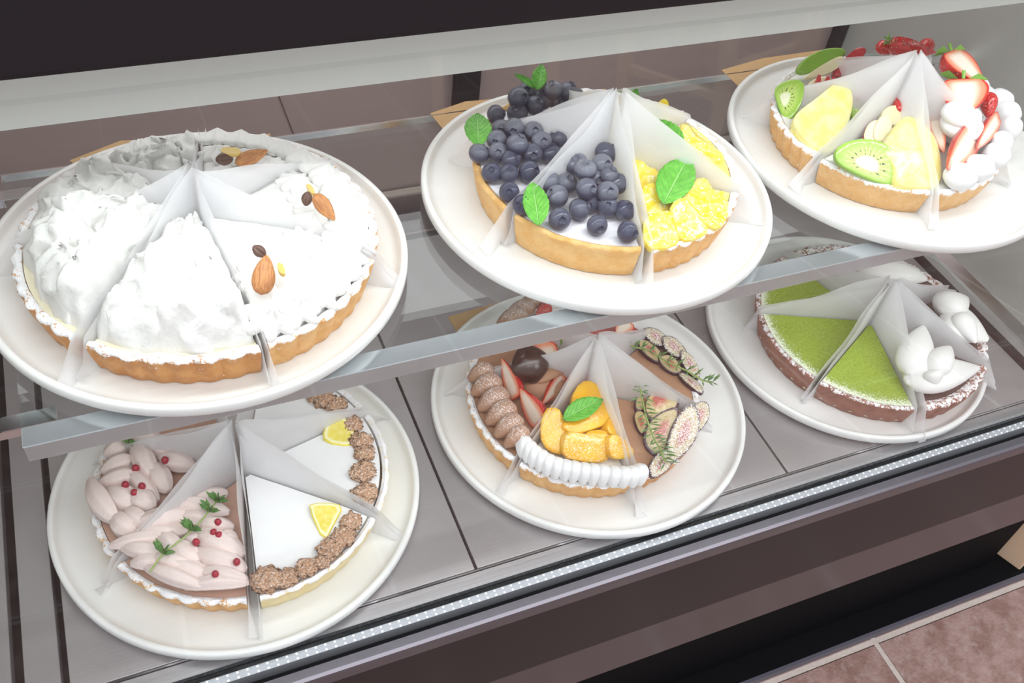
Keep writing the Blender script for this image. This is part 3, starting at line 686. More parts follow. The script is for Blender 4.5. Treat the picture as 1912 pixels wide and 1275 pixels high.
def almond(s, px, py, z, deg, lpx, wpx):
    p = at(px, py, z); sc = (CAM - p).length/F; a = R_(deg)
    q = at(px + math.cos(a)*10, py - math.sin(a)*10, z); n = (CAM - p).normalized()*.7 + UP*.6
    vw = (CAM - p).normalized(); xd = (q - p) - vw*vw.dot(q - p); M = frame(p, xd*.85 + (q - p)*.15, vw); mb = MB(); L, Wd = lpx*sc, wpx*sc; rows = []
    for i in range(21):
        u = i/20; w = math.sin(math.pi*u**.72)**.7*(1 if u < .999 else .05) + .02
        rows.append([M @ Vector(((u - .5)*L, math.cos(t_)*Wd/2*w, math.sin(t_)*Wd*.27*w)) for t_ in [2*math.pi*j/18 for j in range(18)]])
    mb.grid(rows, True); mb.fan(rows[0], sum(rows[0], Vector())/18, 0, True); mb.fan(rows[-1], sum(rows[-1], Vector())/18)
    return build('almond', mb, MT['almond'], s.root, frame=M, ang=180)
def bean(s, px, py, z, deg, lpx):
    p = at(px, py, z); sc = (CAM - p).length/F; a = R_(deg); q = at(px + math.cos(a)*10, py - math.sin(a)*10, z)
    vw = (CAM - p).normalized(); xd = (q - p) - vw*vw.dot(q - p); M = frame(p, xd, vw); mb = MB(); L = lpx*sc; rows = []
    for i in range(15):
        u = i/14; w = math.sin(math.pi*(.02 + .96*u))**.6
        row = []
        for j in range(28):
            t_ = 2*math.pi*j/28; y = math.cos(t_)*.38*w; z_ = math.sin(t_)*.27*w
            if z_ > 0: z_ -= .16*math.exp(-(y/.045)**2)*w + .05*w
            row.append(M @ Vector(((u - .5)*L, y*L, z_*L)))
        rows.append(row)
    mb.grid(rows, True); mb.fan(rows[0], sum(rows[0], Vector())/28, 0, True); mb.fan(rows[-1], sum(rows[-1], Vector())/28)
    return build('coffee_bean', mb, MT['bean'], s.root, frame=M, ang=180)
def almond_slice(a0, a1, lab, sd, nros, hs=1.0):
    s = Slice('A', a0, a1, RA, HA, MT['crust_gold'], lab)
    def hf(r, a, u):
        v = r/(RA - .008); x, y = r*math.cos(R_(a)), r*math.sin(R_(a))
        return s.h - .002 + .019*hs*(1 - max(0, (v - .55)/.45)**2.5) + .0012*noise.noise(Vector((x*80, y*80, sd)))
    s.field('cream_layer', hf, MT['cream'], r1=RA - .008, nr=26, na=20, ang=180)
    for i in range(nros):
        u = (i + .5)/nros; a = a0 + (a1 - a0)*u
        c = pol('A', a, RA - .020, s.zt + .006*hs - (1 - hs)*.008, s.mid); d = Vector((math.cos(R_(a)), math.sin(R_(a)), 0))
        rosette(s, c, .0165, .016*hs, 8, ax=UP + d*.6)
    for i in range(max(2, nros - 2)):
        u = (i + .5)/max(2, nros - 2); a = a0 + (a1 - a0)*u
        rosette(s, pol('A', a, RA - .046, s.zt + .013*hs, s.mid), .0125, .012*hs, 9, ax=UP + Vector((math.cos(R_(a)), math.sin(R_(a)), 0))*.2)
    return s
A5 = almond_slice(-81, -28, 'almond cream tart slice at the front right of the top left plate', 1, 5)
zA = A5.zt + .034
almond(A5, 493, 513, zA, 82, 74, 41); bean(A5, 484, 469, zA, -40, 28)
slab(A5, 'candied_peel', [(517, 489), (530, 494), (533, 512), (520, 508)], zA - .003, .003, 'peel'); wrap(A5, .082, .018, sd=5, flare=(.3, .2))
A6 = almond_slice(-26, 27, 'almond cream tart slice at the far right of the top left plate', 2, 5, .8)
almond(A6, 606, 387, zA - .003, -52, 60, 28); bean(A6, 573, 371, zA - .003, 80, 26)
slab(A6, 'candied_peel', [(570, 342), (582, 345), (590, 362), (578, 358)], zA - .003, .003, 'peel'); wrap(A6, .082, .020, sd=6, flare=(.2, .2))
A7 = almond_slice(29, 79, 'almond cream tart slice with a sideways almond, back of the top left plate', 3, 5, .78)
almond(A7, 470, 293, zA - .005, 22, 62, 26); bean(A7, 419, 297, zA - .005, 5, 30)
slab(A7, 'candied_peel', [(412, 274), (446, 275), (450, 287), (415, 287)], zA - .001, .003, 'peel'); wrap(A7, .076, .006, sd=7)
# ================================================================== plate B: blueberry and citrus tarts
RB, HB = .1055, .031
def blue_slice(a0, a1, lab):
    s = Slice('B', a0, a1, RB, HB, MT['crust_shiny'], lab, flute=.0011); s.flat('cream_filling', MT['yogurt'], -.0016, .0012); return s
B1 = blue_slice(-157, -101, 'blueberry tart slice at the front of the top middle plate')
zt = B1.zt
for x, y, z, d in ((977, 383, .006, .15), (1045, 409, .007, .35), (1115, 421, .007, .35), (1172, 433, .007, .1), (1082, 391, .007, .5), (1040, 367, .010, .9), (1135, 386, .008, .4), (1167, 393, .008, .15), (1099, 378, .007, .2),
                   (1134, 360, .016, .9), (1152, 343, .012, .6), (1058, 342, .010, .95), (1025, 340, .010, 1), (1095, 353, .020, .6), (1137, 329, .016, .8), (1076, 306, .018, .9), (1093, 318, .026, 1), (1124, 308, .020, 1), (1131, 286, .018, .35), (1108, 335, .012, .9)):
    berry(B1, x, y, zt + z, 21 + rnd.uniform(-1, 1.5), d, (rnd.uniform(-.6, .6), rnd.uniform(-1, .2), rnd.uniform(.2, 1)))
leaf_px(B1, 1006, 419, zt + .008, 994, 337, zt + .017, 49); wrap(B1, .098, .006, sd=11, flare=(.4, .1))
B2 = blue_slice(147, 200, 'blueberry tart slice with mint, left of the top middle plate')
for x, y, z, d in ((951, 359, .007, .15), (918, 323, .007, .2), (950, 325, .008, .25), (988, 321, .008, .2), (894, 287, .008, .8), (930, 285, .010, .9), (994, 288, .010, .5), (1028, 286, .008, .3), (954, 299, .008, .3), (966, 270, .018, .8), (1011, 265, .016, .95), (928, 262, .014, .95),
                   (960, 240, .020, 1), (996, 246, .018, 1), (936, 244, .012, .9), (1041, 257, .012, .6), (1066, 253, .007, .3), (975, 252, .012, .8)):
    berry(B2, x, y, zt + z, 20 + rnd.uniform(-1, 1.5), d, (rnd.uniform(-.6, .6), rnd.uniform(-1, .2), rnd.uniform(.2, 1)))
leaf_px(B2, 893, 271, zt + .012, 892, 209, zt + .020, 50); wrap(B2, .100, .024, sd=12, flare=(.3, .6))
B3 = blue_slice(93, 145, 'blueberry tart slice with mint sprig, back of the top middle plate')
for x, y, z, d in ((926, 214, .007, .5), (966, 211, .008, .5), (968, 183, .018, .6), (998, 197, .012, .6), (1032, 168, .020, 1), (1060, 172, .016, .8), (1072, 181, .010, .5), (983, 172, .014, .8), (1012, 185, .010, .6), (1045, 188, .008, .6)):
    berry(B3, x, y, zt + z, 19 + rnd.uniform(-1, 2), d, (rnd.uniform(-.6, .6), rnd.uniform(-1, .2), rnd.uniform(.2, 1)))
leaf_px(B3, 1003, 167, zt + .022, 1012, 119, zt + .034, 27); leaf_px(B3, 1003, 165, zt + .022, 962, 137, zt + .030, 13); wrap(B3, .095, .006, sd=13)
def Z6(x, y): return (1100 + x/4.722, 130 + y/4.722)
def Z8(x, y): return (1100 + x/4.722, 340 + y/4.722)
def citrus_slice(a0, a1, lab):
    s = Slice('B', a0, a1, RB, HB, MT['crust_gold'], lab); s.flat('custard_filling', MT['citrus'], -.0016, .002); return s
B4 = citrus_slice(-98, -36, 'yellow citrus tart slice with a large mint leaf, front right of the top middle plate')
fr = (.05, -.30, 1)
for pts, z, nn in (([Z6(380, 700), Z6(470, 750), Z6(500, 860), Z6(600, 880), Z6(625, 1000), Z6(600, 1160), Z6(500, 1180), Z6(420, 960)], .006, (.1, -.2, 1)),
                   ([Z8(470, 60), Z8(600, 20), Z8(700, 130), Z8(760, 280), Z8(640, 320), Z8(510, 280)], .008, (-.1, -.4, 1)), ([Z8(510, 290), Z8(750, 270), Z8(800, 460), Z8(740, 560), Z8(505, 570)], .006, (0, -.35, 1)),
                   ([Z8(740, 210), Z8(840, 150), Z8(980, 300), Z8(1050, 410), Z8(950, 480), Z8(820, 500), Z8(760, 320)], .008, (.1, -.4, 1)), ([Z8(830, 160), Z8(950, 0), Z8(1060, 10), Z8(1100, 120), Z8(1240, 180), Z8(1220, 240), Z8(1140, 400), Z8(1020, 330), Z8(930, 250)], .007, (.3, -.25, 1)),
                   ([Z6(930, 980), Z6(1030, 960), Z6(1080, 1080), Z6(1000, 1200), Z6(900, 1180)], .010, (.2, -.2, 1))):
    slab(B4, 'citrus_segment', pts, zt + z - .001, .006, 'citrus', n=nn, dome=.0008, wav=.0016, soft=1, gr=1.16)
leaf_px(B4, 1239, 379, zt + .013, 1286, 291, zt + .016, 68, curl=.05); wrap(B4, .099, .030, sd=14, flare=(.3, .6))
B5 = citrus_slice(-34, 22, 'yellow citrus tart slice with a narrow mint leaf, far right of the top middle plate')
for pts, z in (([Z6(540, 440), Z6(600, 560), Z6(700, 690), Z6(820, 740), Z6(900, 620), Z6(760, 500)], .006), ([Z6(820, 500), Z6(880, 480), Z6(940, 580), Z6(1160, 720), Z6(1160, 790), Z6(960, 760), Z6(850, 700)], .007), ([Z6(930, 800), Z6(1040, 750), Z6(1160, 860), Z6(1180, 960), Z6(1000, 900)], .006)):
    slab(B5, 'citrus_segment', pts, zt + z - .001, .006, 'citrus', n=(.1, -.15, 1), dome=.0008, wav=.0016, soft=1, gr=1.16)
leaf_px(B5, 1274, 271, zt + .012, 1214, 221, zt + .014, 42); wrap(B5, .100, .020, sd=15)
B6 = citrus_slice(24, 91, 'yellow citrus tart slice mostly hidden at the back right of the top middle plate')
slab(B6, 'citrus_segment', [Z6(650, 245), Z6(705, 285), Z6(690, 370), Z6(580, 340)], zt + .012, .006, 'citrus', n=(0, -.5, 1)); leaf_px(B6, 1178, 190, zt + .012, 1190, 166, zt + .02, 18); wrap(B6, .090, .004, sd=16)
# ================================================================== plate C: kiwi, pineapple and strawberry tarts
RC, HC = .101, .027
def fruit_slice(a0, a1, lab, flute=.0019):
    s = Slice('C', a0, a1, RC, HC, MT['crust_tan'], lab, flute=flute); s.flat('custard_filling', MT['cream'], -.0012, .001); return s
C1 = fruit_slice(-161, -106, 'fruit tart slice with kiwi and pineapple, front of the top right plate', .0012); zt = C1.zt
slab(C1, 'apple_slice', [(1612, 262), (1620, 232), (1640, 222), (1650, 240), (1642, 268)], zt + .010, .004, ['apple', 'apple_skin'], n=(-.3, -.6, 1))
slab(C1, 'apple_slice', [(1630, 262), (1636, 226), (1655, 212), (1668, 228), (1658, 264)], zt + .013, .004, ['apple', 'apple_skin'], n=(-.3, -.6, 1))
slab(C1, 'apple_slice', [(1648, 225), (1650, 205), (1670, 195), (1692, 205), (1694, 222), (1675, 236)], zt + .018, .006, 'apple', n=(-.1, -.6, 1))
straw_px(C1, (1682, 212, zt + .016), (1674, 180, zt + .026), 26, leaf=False, whole=True, name='strawberry')
slab(C1, 'pineapple_wedge', [(1652, 280), (1672, 246), (1690, 219), (1712, 224), (1737, 245), (1753, 278), (1757, 343), (1720, 347), (1676, 342), (1676, 306)], zt + .016, .013, 'pineapple', n=(.05, -.45, 1), dome=.002, soft=2)
slab(C1, 'kiwi_slice', [(1563, 287), (1574, 271), (1605, 261), (1640, 264), (1668, 281), (1680, 306), (1680, 330), (1671, 343), (1640, 339), (1600, 322), (1569, 305)], zt + .013, .006, ['kiwi', 'kiwi_side'], n=(-.25, -.75, 1), soft=2, centre=(1617, 308))
wrap(C1, .098, .020, sd=21, flare=(.8, .6))
C2 = fruit_slice(147, 197, 'fruit tart slice with pineapple, kiwi and red-skinned apple, left of the top right plate', .0040)
slab(C2, 'apple_slice', [(1498, 178), (1514, 150), (1540, 142), (1554, 150), (1545, 172), (1515, 190)], zt + .008, .004, 'apple', n=(-.3, -.5, 1))
for p in ([(1526, 139), (1534, 140), (1530, 177), (1523, 178)], [(1543, 141), (1551, 142), (1545, 170), (1537, 172)], [(1555, 140), (1560, 148), (1557, 163), (1551, 162)]):
    slab(C2, 'apple_skin_edge', p, zt + .013, .008, 'apple_skin', n=(-.3, -.5, 1), soft=1)
straw_px(C2, (1648, 145, zt + .016), (1598, 186, zt + .016), 36, leaf=False, whole=True, name='strawberry')
slab(C2, 'kiwi_piece', [(1588, 190), (1603, 184), (1618, 187), (1606, 207), (1592, 225)], zt + .008, .006, ['kiwi', 'kiwi_side'], n=(-.2, -.4, 1))
slab(C2, 'kiwi_slice', [(1446, 167), (1463, 153), (1486, 149), (1500, 156), (1499, 175), (1494, 196), (1481, 217), (1467, 223), (1459, 209), (1452, 190)], zt + .010, .005, ['kiwi', 'kiwi_side'], n=(-.55, -.5, 1), centre=(1462, 185))
slab(C2, 'pineapple_wedge', [(1483, 222), (1500, 203), (1530, 182), (1565, 152), (1580, 159), (1591, 180), (1587, 212), (1571, 258), (1546, 284), (1520, 270), (1495, 245)], zt + .014, .012, 'pineapple', n=(-.15, -.35, 1), dome=.002)
wrap(C2, .098, .024, sd=22, flare=(.3, .8))
C3 = fruit_slice(95, 145, 'fruit tart slice with red apple, back left of the top right plate')
slab(C3, 'kiwi_slice', [(1489, 132), (1505, 108), (1540, 91), (1576, 90), (1577, 106), (1545, 120), (1508, 138)], zt + .016, .006, 'kiwi_side', n=(-.1, -.7, .8))
slab(C3, 'apple_slice', [(1500, 146), (1528, 126), (1566, 104), (1578, 110), (1562, 130), (1530, 142)], zt + .014, .006, 'apple', n=(-.1, -.6, .8))
slab(C3, 'apple_slice', [(1554, 136), (1578, 108), (1603, 87), (1620, 93), (1602, 116), (1572, 142)], zt + .018, .007, 'apple_skin', n=(-.2, -.5, .8)); slab(C3, 'apple_slice', [(1572, 140), (1605, 106), (1628, 108), (1640, 122), (1612, 134)], zt + .014, .006, 'apple', n=(-.1, -.5, 1))
wrap(C3, .092, .006, sd=23)
C4 = fruit_slice(-104, -47, 'strawberry tart slice with white cream swirl, right of the top right plate')
for x, y, r, z in ((1793, 330, 27, .010), (1828, 313, 25, .010), (1860, 290, 23, .010), (1868, 268, 19, .012)): dol_px(C4, x, y, zt + z, r, .011, mat='cream_white')
for x, y, r, z, h in ((1800, 250, 32, .010, .012), (1797, 236, 37, .022, .010), (1795, 215, 33, .031, .010)): dol_px(C4, x, y, zt + z, r, h, mat='cream_white')
straw_px(C4, (1799, 147, zt + .048), (1803, 216, zt + .036), 74)
straw_px(C4, (1826, 243, zt + .024), (1768, 317, zt + .017), 50, n=(.75, -.35, .8), leaf=False); straw_px(C4, (1866, 218, zt + .026), (1823, 279, zt + .020), 32, n=(.8, -.3, .6), leaf=False)
straw_px(C4, (1742, 216, zt + .016), (1763, 286, zt + .010), 26, n=(-.8, -.5, .6), leaf=False); straw_px(C4, (1846, 177, zt + .030), (1846, 224, zt + .018), 28, leaf=False, whole=True, name='strawberry')
wrap(C4, .098, .020, sd=24, flare=(.3, 1.0))
C5 = fruit_slice(-45, 14, 'strawberry tart slice with leafy strawberry half, far right of the top right plate')
for x, y, r, z in ((1884, 240, 20, .010), (1880, 212, 22, .010), (1866, 190, 22, .010)): dol_px(C5, x, y, zt + z, r, .012, mat='cream_white')
for x, y, r, z, h in ((1815, 180, 40, .012, .014), (1808, 160, 34, .026, .012)): dol_px(C5, x, y, zt + z, r, h, mat='cream_white')
straw_px(C5, (1776, 95, zt + .056), (1838, 158, zt + .044), 68, n=(.25, -.75, .75)); wrap(C5, .098, .016, sd=25)
C6 = fruit_slice(16, 92, 'strawberry tart slice half hidden at the back right of the top right plate')
dol_px(C6, 1700, 112, zt + .016, 34, .014, mat='cream_white'); straw_px(C6, (1662, 76, zt + .038), (1748, 98, zt + .036), 46, n=(.2, .8, .6)); straw_px(C6, (1640, 84, zt + .028), (1668, 100, zt + .028), 24, leaf=False, whole=True, name='strawberry'); straw_px(C6, (1735, 80, zt + .03), (1712, 108, zt + .026), 26, leaf=False, whole=True, name='strawberry')
wrap(C6, .096, .004, sd=26)
# ================================================================== plate D: pink cream and white lemon tarts
RD, HD = .117, .0235
def pink_slice(a0, a1, lab):
    s = Slice('D', a0, a1, RD, HD, MT['crust_gold'], lab); s.flat('jam_filling', simple('amber_filling', (.60, .37, .28), .45) if 'amber_filling' not in bpy.data.materials else bpy.data.materials['amber_filling'], -.002); return s
D1 = pink_slice(-153, -99, 'pink cream tart slice with thyme sprig and red peppercorns, front of the bottom left plate'); zt = D1.zt
def petals(s, L, dz, n=UP, cnt=0):
    for i, (bx, by, tx, ty, w) in enumerate(L): petal_px(s, 'cream_petal', 'pink_cream', (bx, by, zt + dz + (i % 3)*.001), (tx, ty, zt + dz + (i % 3)*.0015), w*1.22, .018, ext=.22, n=Vector(n) + Vector((rnd.uniform(-.5, .5), rnd.uniform(-.6, .1), 0)), ridge=3, rdep=.05, shape=1.2, bend=.10, pw=.5, lens=.8)
petals(D1, [(363, 938, 420, 920, 26), (326, 947, 420, 956, 30), (262, 978, 348, 962, 34), (262, 994, 345, 992, 26), (340, 970, 400, 975, 24), (375, 980, 432, 984, 24), (222, 1018, 305, 1006, 26), (240, 1024, 305, 1034, 28), (307, 1000, 338, 1036, 30), (255, 1052, 305, 1048, 28), (373, 1000, 447, 1036, 40),
            (410, 1014, 440, 1000, 30), (345, 1012, 385, 1004, 24), (320, 1020, 372, 1054, 38), (295, 1042, 360, 1058, 28), (310, 1050, 392, 1078, 32), (373, 1034, 452, 1064, 36), (288, 1064, 375, 1094, 26), (366, 1096, 458, 1088, 26), (380, 1072, 456, 1082, 26)], .006)
for x, y in ((407, 975), (399, 994), (409, 999), (366, 1012), (442, 1049), (402, 1072)): dol_px(D1, x, y, zt + .0175, 6.5, .0036, name='peppercorn', mat='peppercorn')
sprig(D1, [at(x, y, zt + .019) for x, y in ((279, 1068), (291, 1051), (303, 1035), (330, 1014), (345, 1002), (357, 990), (373, 975), (388, 957), (396, 947), (404, 936))], 'thyme_sprig', 'thyme', .0001, .0001, 1)
for x, y, n_ in ((303, 1034, 9), (357, 991, 10), (389, 956, 6), (404, 938, 7)):
    p = at(x, y, zt + .0195); sprig(D1, [p, p + Vector((.001, .001, .0005))], 'thyme_leaves', 'thyme', .0110, .0016, n_ + 3)
wrap(D1, .094, .022, sd=31, flare=(.4, .3))
D2 = pink_slice(151, 205, 'pink cream tart slice with curled petals and peppercorns, left of the bottom left plate')
petals(D2, [(202, 846, 235, 832, 28), (200, 876, 248, 858, 30), (256, 838, 284, 890, 30), (286, 872, 312, 914, 32), (176, 908, 214, 968, 34), (198, 900, 256, 886, 30), (244, 884, 290, 932, 26), (208, 918, 252, 944, 38), (250, 922, 284, 948, 34), (218, 966, 248, 996, 34), (240, 955, 275, 980, 30)], .007, n=(-.3, -.3, 1))
for x, y in ((234, 905), (265, 908), (251, 920), (253, 874), (308, 859)): dol_px(D2, x, y, zt + .0175, 6.5, .0036, name='peppercorn', mat='peppercorn')
p = at(237, 828, zt + .016); sprig(D2, [p, p + Vector((.001, .001, .0005))], 'thyme_leaves', 'thyme', .0095, .002, 8)
wrap(D2, .094, .014, sd=32, flare=(.2, .3))
D3 = pink_slice(98, 149, 'pink cream tart slice hidden under the shelf at the back of the bottom left plate')
petals(D3, [(285, 839, 342, 841, 28), (306, 856, 358, 870, 30), (250, 825, 300, 820, 28), (330, 830, 385, 850, 28)], .007); wrap(D3, .092, .006, sd=33)
def Z4(x, y): return (400 + x/4.25, 700 + y/4.25)
def white_slice(a0, a1, lab):
    s = Slice('D', a0, a1, RD + .002, HD + .003, MT['crust_pale'], lab, flute=.0014)
    s.field('white_topping', lambda r, a, u: s.h + .0025 - .004*max(0, r/(RD - .004) - .8)/.2 + .0007*noise.noise(Vector((r*40, a*.05, a0))), MT['cream_white'], r1=RD - .0055, nr=18); return s
D4 = white_slice(-96, -40, 'white lemon tart slice with lemon wedge, front right of the bottom left plate'); zt = D4.zt
slab(D4, 'lemon_wedge', [(577, 945), (586, 941), (610, 939), (640, 944), (622, 978), (605, 1011)], zt + .006, .005, 'lemon', soft=1, n=(0, -.15, 1))
for i, (x, y, r) in enumerate(((496, 1082, 22), (534, 1079, 17), (572, 1060, 16), (602, 1048, 12), (616, 1024, 18), (640, 1002, 18), (655, 974, 16))): nut_cluster(D4, x, y, zt + .004, r, i)
wrap(D4, .094, .022, sd=34, flare=(.3, .2))
D5 = white_slice(-38, 14, 'white lemon tart slice with half-round lemon, right of the bottom left plate')
slab(D5, 'lemon_wedge', [(605, 803), (618, 780), (640, 777), (654, 793), (665, 819), (652, 832), (607, 823)], zt + .006, .005, 'lemon', soft=1, n=(0, -.15, 1))
for i, (x, y, r) in enumerate(((659, 792, 15), (674, 822, 16), (680, 846, 15), (678, 881, 19), (682, 921, 19))): nut_cluster(D5, x, y, zt + .004, r, i + 20)
wrap(D5, .094, .024, sd=35, flare=(.3, .5))
D6 = white_slice(16, 70, 'white lemon tart slice under the shelf, back of the bottom left plate')
for i, (x, y, r) in enumerate(((592, 738, 15), (607, 747, 16), (627, 755, 16))): nut_cluster(D6, x, y, zt + .004, r, i + 40)
wrap(D6, .090, .012, sd=36)
# ================================================================== plate E: mango, fig and chocolate tarts
RE, HE = .1080, .026
def ZE(x, y): return (980 + x/5.3125, 640 + y/5.3125)
E1 = Slice('E', -147, -92, RE, HE, MT['crust_gold'], 'mango tart slice with ruffled white cream, front of the bottom middle plate'); zt = E1.zt
E1.flat('cream_filling', MT['cream'], -.001)
edge = [(973, 843), (983, 852), (993, 861), (1006, 869), (1020, 877), (1036, 883), (1052, 887), (1069, 890), (1087, 893), (1105, 895), (1124, 897), (1144, 899), (1163, 900), (1180, 899), (1195, 895)]
for i, (x, y) in enumerate(edge): petal_px(E1, 'cream_ruffle', 'cream_white', (x + (14 - 2*i)*.35 + 3, y - 30, zt + .013), (x + rnd.uniform(-1, 1), y + 12, zt + .004), 32, .020, n=(0, -.3, 1), ridge=3, rdep=.06, bend=.12)
def mango(pts, z, th, n, dust, **k): slab(E1, 'mango_chunk', [ZE(*p) for p in pts], zt + z, th, 'mango', n=n, soft=1, dome=.0010, dust=dust*.7, bulge=.0007, **k)
mango([(460, 560), (560, 390), (680, 380), (800, 520), (870, 670), (700, 640), (560, 640)], .026, .018, (0, -.25, 1), .1)
mango([(370, 800), (520, 710), (750, 590), (895, 655), (800, 800), (650, 860), (480, 900)], .024, .016, (.1, -.35, 1), .15)
mango([(810, 800), (885, 680), (985, 870), (930, 915), (850, 900)], .018, .014, (.5, -.4, 1), .1)
mango([(195, 665), (330, 650), (385, 760), (445, 900), (390, 1100), (230, 1060), (155, 920)], .020, .016, (-.25, -.55, .9), .5)
mango([(600, 880), (780, 855), (840, 940), (650, 930)], .020, .012, (0, -.2, 1), .2)
mango([(405, 960), (460, 890), (560, 905), (800, 945), (845, 965), (835, 1140), (740, 1185), (560, 1170), (398, 1130)], .016, .014, (0, -.8, .8), 1)
mango([(840, 930), (930, 915), (1020, 985), (1085, 1080), (1065, 1130), (900, 1155), (850, 1100)], .014, .012, (.2, -.7, .8), .8)
leaf_px(E1, 1053, 782, zt + .032, 1127, 742, zt + .034, 40, curl=.2); wrap(E1, .100, .024, sd=41, flare=(.6, .6))
E2 = Slice('E', 157, 211, RE, HE, MT['crust_gold'], 'chocolate cream tart slice with strawberries, left of the bottom middle plate')
E2.flat('cream_filling', MT['choc_plain'], -.001)
for i, (bx, by, tx, ty, w) in enumerate(((925, 690, 874, 708, 30), (937, 710, 880, 735, 34), (950, 734, 893, 764, 36), (963, 758, 908, 790, 36), (976, 782, 924, 814, 34), (988, 803, 942, 833, 28))):
    petal_px(E2, 'chocolate_shell', 'choc_cream', (bx, by, zt + .012), (tx, ty, zt + .005), w*1.25, .021, n=(-.3, -.2, 1), ridge=4, rdep=.09, bend=.16, twist=2.2)
dol_px(E2, 1012, 716, zt + .006, 44, .017, name='chocolate_cream_swirl', mat='choc_plain')
petal_px(E2, 'chocolate_petal', 'choc_plain', (1000, 712, zt + .020), (1052, 696, zt + .019), 26, .008, ridge=4, rdep=.05)
straw_px(E2, (962, 744, zt + .012), (936, 668, zt + .028), 46, n=(-.92, -.25, .25), leaf=False); straw_px(E2, (1008, 794, zt + .010), (970, 724, zt + .026), 54, n=(-.92, -.25, .25), leaf=False)
straw_px(E2, (1054, 700, zt + .018), (1012, 756, zt + .014), 32, n=(.8, -.2, .4), leaf=False); straw_px(E2, (1090, 684, zt + .014), (1058, 724, zt + .012), 40, leaf=False, whole=True, name='strawberry')
so = straw_px(E2, (1044, 660, zt + .030), (965, 680, zt + .030), 62)
mb = MB(); B_, T_ = at(1010, 664, zt + .030), at(960, 684, zt + .030); petal(mb, at(1022, 668, zt + .030), at(958, 692, zt + .031), .036, .029, n=(CAM - B_).normalized(), ridge=3, rdep=.04, bend=.0, shape=1)
build('chocolate_coating', mb, MT['choc_dark'], E2.root, origin=B_, ang=180)
wrap(E2, .100, .022, sd=42, flare=(.2, .6))
E3 = Slice('E', 103, 155, RE, HE, MT['crust_gold'], 'chocolate cream tart slice at the back of the bottom middle plate'); E3.flat('cream_filling', MT['choc_plain'], -.001)
for bx, by, tx, ty, w in ((985, 585, 928, 606, 34), (1000, 572, 945, 588, 32), (1012, 562, 968, 572, 28)): petal_px(E3, 'chocolate_shell', 'choc_cream', (bx, by, zt + .012), (tx, ty, zt + .006), w, .019, n=(-.3, -.2, 1), twist=2)
straw_px(E3, (1025, 572, zt + .012), (1000, 590, zt + .012), 26, leaf=False, whole=True, name='strawberry'); wrap(E3, .094, .008, sd=43)
def ZF8(x, y): return (1090 + x/5.3125, 560 + y/5.3125)
def ZF2(x, y): return (1060 + x/4.722, 760 + y/4.722)
E4 = Slice('E', -89, -32, RE, HE, MT['crust_brown'], 'fig tart slice with a rosemary sprig, front right of the bottom middle plate'); E4.flat('fig_filling', MT['fig_fill'], -.0015, .0012)
def fig(s, pts, z, n, dust, c=None): slab(s, 'fig_slice', pts, zt + z, .005, ['fig', 'fig_side'], n=n, dust=dust, dome=.0006, centre=c, wav=.001, gr=1.28)
fig(E4, [ZF8(*p) for p in ((520, 1060), (560, 900), (640, 860), (740, 880), (700, 1000), (600, 1080))], .004, (0, -.2, 1), .1)
fig(E4, [ZF2(*p) for p in ((590, 60), (660, 40), (700, 150), (660, 230), (620, 180))], .004, (0, -.2, 1), .0)
fig(E4, [ZF2(*p) for p in ((700, 230), (760, 110), (930, 30), (955, 100), (900, 300), (800, 400), (720, 330))], .005, (0, -.25, 1), .25)
fig(E4, [ZF8(*p) for p in ((620, 1040), (740, 890), (830, 895), (925, 945), (910, 1060), (800, 1150), (690, 1175))], .008, (-.1, -.3, 1), .0, ZF8(730, 960))
fig(E4, [ZF2(*p) for p in ((1090, 30), (1180, -40), (1240, 0), (1230, 110), (1140, 210), (1110, 120))], .005, (.2, -.2, 1), .9)
fig(E4, [ZF2(*p) for p in ((890, 400), (940, 180), (1050, 20), (1120, 40), (1145, 190), (1080, 330), (930, 460))], .007, (.15, -.3, 1), 1)
fig(E4, [ZF2(*p) for p in ((740, 500), (840, 380), (890, 420), (900, 520), (800, 600), (750, 590))], .005, (.1, -.4, 1), .9)
sprig(E4, along([(1194, 712, zt + .016), (1199, 745, zt + .015), (1207, 780, zt + .014), (1218, 812, zt + .012), (1232, 838, zt + .011), (1243, 862, zt + .009)], 18), 'rosemary_sprig', 'rosemary', .013, .0009, 4, spread=.8, stem_r=.0009)
wrap(E4, .100, .020, sd=44, flare=(.6, .3))
E5 = Slice('E', -30, 25, RE, HE, MT['crust_brown'], 'fig tart slice dusted with sugar, right of the bottom middle plate'); E5.flat('fig_filling', MT['fig_fill'], -.0015, .0012)
fig(E5, [ZF8(*p) for p in ((600, 300), (690, 280), (820, 360), (800, 440), (690, 430))], .006, (.1, -.1, 1), 1); fig(E5, [ZF8(*p) for p in ((790, 370), (900, 380), (1010, 500), (960, 560), (830, 500))], .006, (.1, -.1, 1), 1)
fig(E5, [ZF8(*p) for p in ((980, 500), (1080, 570), (1150, 720), (1110, 760), (990, 640))], .006, (.1, -.1, 1), 1); fig(E5, [ZF8(*p) for p in ((560, 400), (680, 430), (780, 560), (720, 610), (580, 500))], .004, (0, -.1, 1), .1)
fig(E5, [ZF8(*p) for p in ((760, 560), (880, 560), (970, 680), (900, 720), (780, 640))], .004, (0, -.1, 1), .15); fig(E5, [ZF8(*p) for p in ((960, 720), (1080, 770), (1180, 880), (1140, 910), (1000, 800))], .004, (0, -.1, 1), .8)
sprig(E5, along([(1160, 632, zt + .014), (1182, 647, zt + .013), (1212, 654, zt + .012), (1245, 675, zt + .012), (1282, 692, zt + .012), (1312, 710, zt + .012), (1330, 714, zt + .013)], 13), 'rosemary_sprig', 'rosemary', .011, .0010, 5, spread=.9, stem_r=.0009)
wrap(E5, .100, .020, sd=45, flare=(.3, .3))
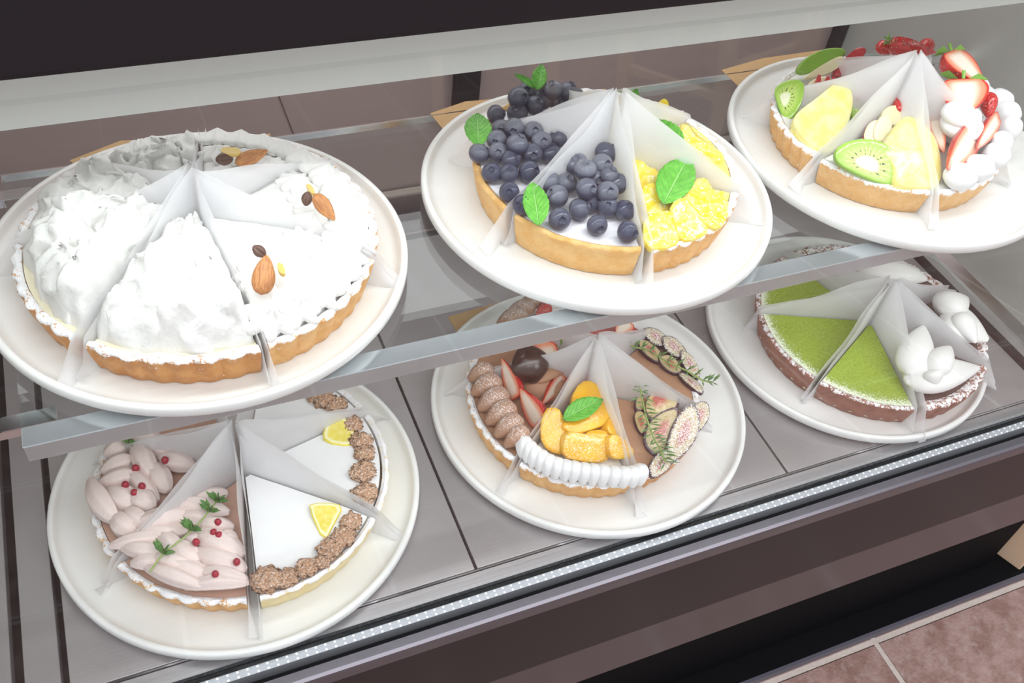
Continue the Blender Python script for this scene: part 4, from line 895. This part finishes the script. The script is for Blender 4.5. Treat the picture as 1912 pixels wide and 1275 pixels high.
E6 = Slice('E', 27, 101, RE, HE, MT['crust_brown'], 'red fruit tart slice at the back of the bottom middle plate'); E6.flat('jam_filling', MT['jam'], -.001, .002); straw_px(E6, (1175, 600, zt + .008), (1150, 625, zt + .008), 34, leaf=False, name='strawberry_half'); wrap(E6, .098, .006, sd=46)
# ================================================================== plate F: matcha and white cream tarts
RF, HF = .119, .028
def matcha_slice(a0, a1, lab):
    s = Slice('F', a0, a1, RF, HF, MT['crust_cocoa'], lab, flute=.0015, wall=.005); s.flat('matcha_topping', MT['matcha'], -.0006, .0004, r1=RF - .0052, nr=20); return s
F1 = matcha_slice(-152, -106, 'green matcha tart slice, front of the bottom right plate'); wrap(F1, .092, .013, sd=51, flare=(.5, 1.0)); zt = F1.zt
F2 = matcha_slice(158, 206, 'green matcha tart slice with a sugar dusted rim, left of the bottom right plate'); wrap(F2, .094, .010, sd=52, flare=(.2, .2))
F3 = matcha_slice(106, 156, 'green matcha tart slice at the back of the bottom right plate'); wrap(F3, .080, .006, sd=53)
def cocoa_slice(a0, a1, lab):
    s = Slice('F', a0, a1, RF, HF, MT['crust_cocoa'], lab, wall=.010); s.flat('chocolate_filling', MT['ganache'], -.0015, r1=RF - .0105); return s
F4 = cocoa_slice(-102, -50, 'cocoa tart slice with heart-shaped cream, front right of the bottom right plate')
for bx, by, bz, tx, ty, tz, w, h in ((1690, 712, .010, 1826, 686, .008, 66, .024), (1698, 700, .016, 1724, 610, .018, 58, .026), (1738, 696, .022, 1774, 648, .022, 44, .024), (1738, 690, .024, 1748, 720, .016, 34, .018)):
    petal_px(F4, 'cream_petal', 'cream_smooth', (bx, by, zt + bz), (tx, ty, zt + tz), w*1.12, h, ridge=1, rdep=.0, bend=.03, shape=.62, pw=.85)
wrap(F4, .090, .022, sd=54, flare=(.2, .8))
F5 = cocoa_slice(-47, 4, 'cocoa tart slice with folded white cream, far right of the bottom right plate')
for bx, by, bz, tx, ty, tz, w, h in ((1755, 590, .012, 1845, 635, .010, 74, .026), (1755, 580, .018, 1806, 556, .020, 54, .026), (1785, 585, .024, 1822, 640, .016, 36, .020)):
    petal_px(F5, 'cream_petal', 'cream_smooth', (bx, by, zt + bz), (tx, ty, zt + tz), w*1.12, h, ridge=1, rdep=.0, bend=.03, shape=.62, pw=.85)
wrap(F5, .090, .020, sd=55, flare=(.3, .4))
F6 = cocoa_slice(7, 104, 'cocoa tart slice with pale cream, back of the bottom right plate')
petal_px(F6, 'cream_petal', 'cream', (1600, 505, zt + .016), (1728, 520, zt + .014), 60, .024, bend=.05); wrap(F6, .084, .006, sd=56)
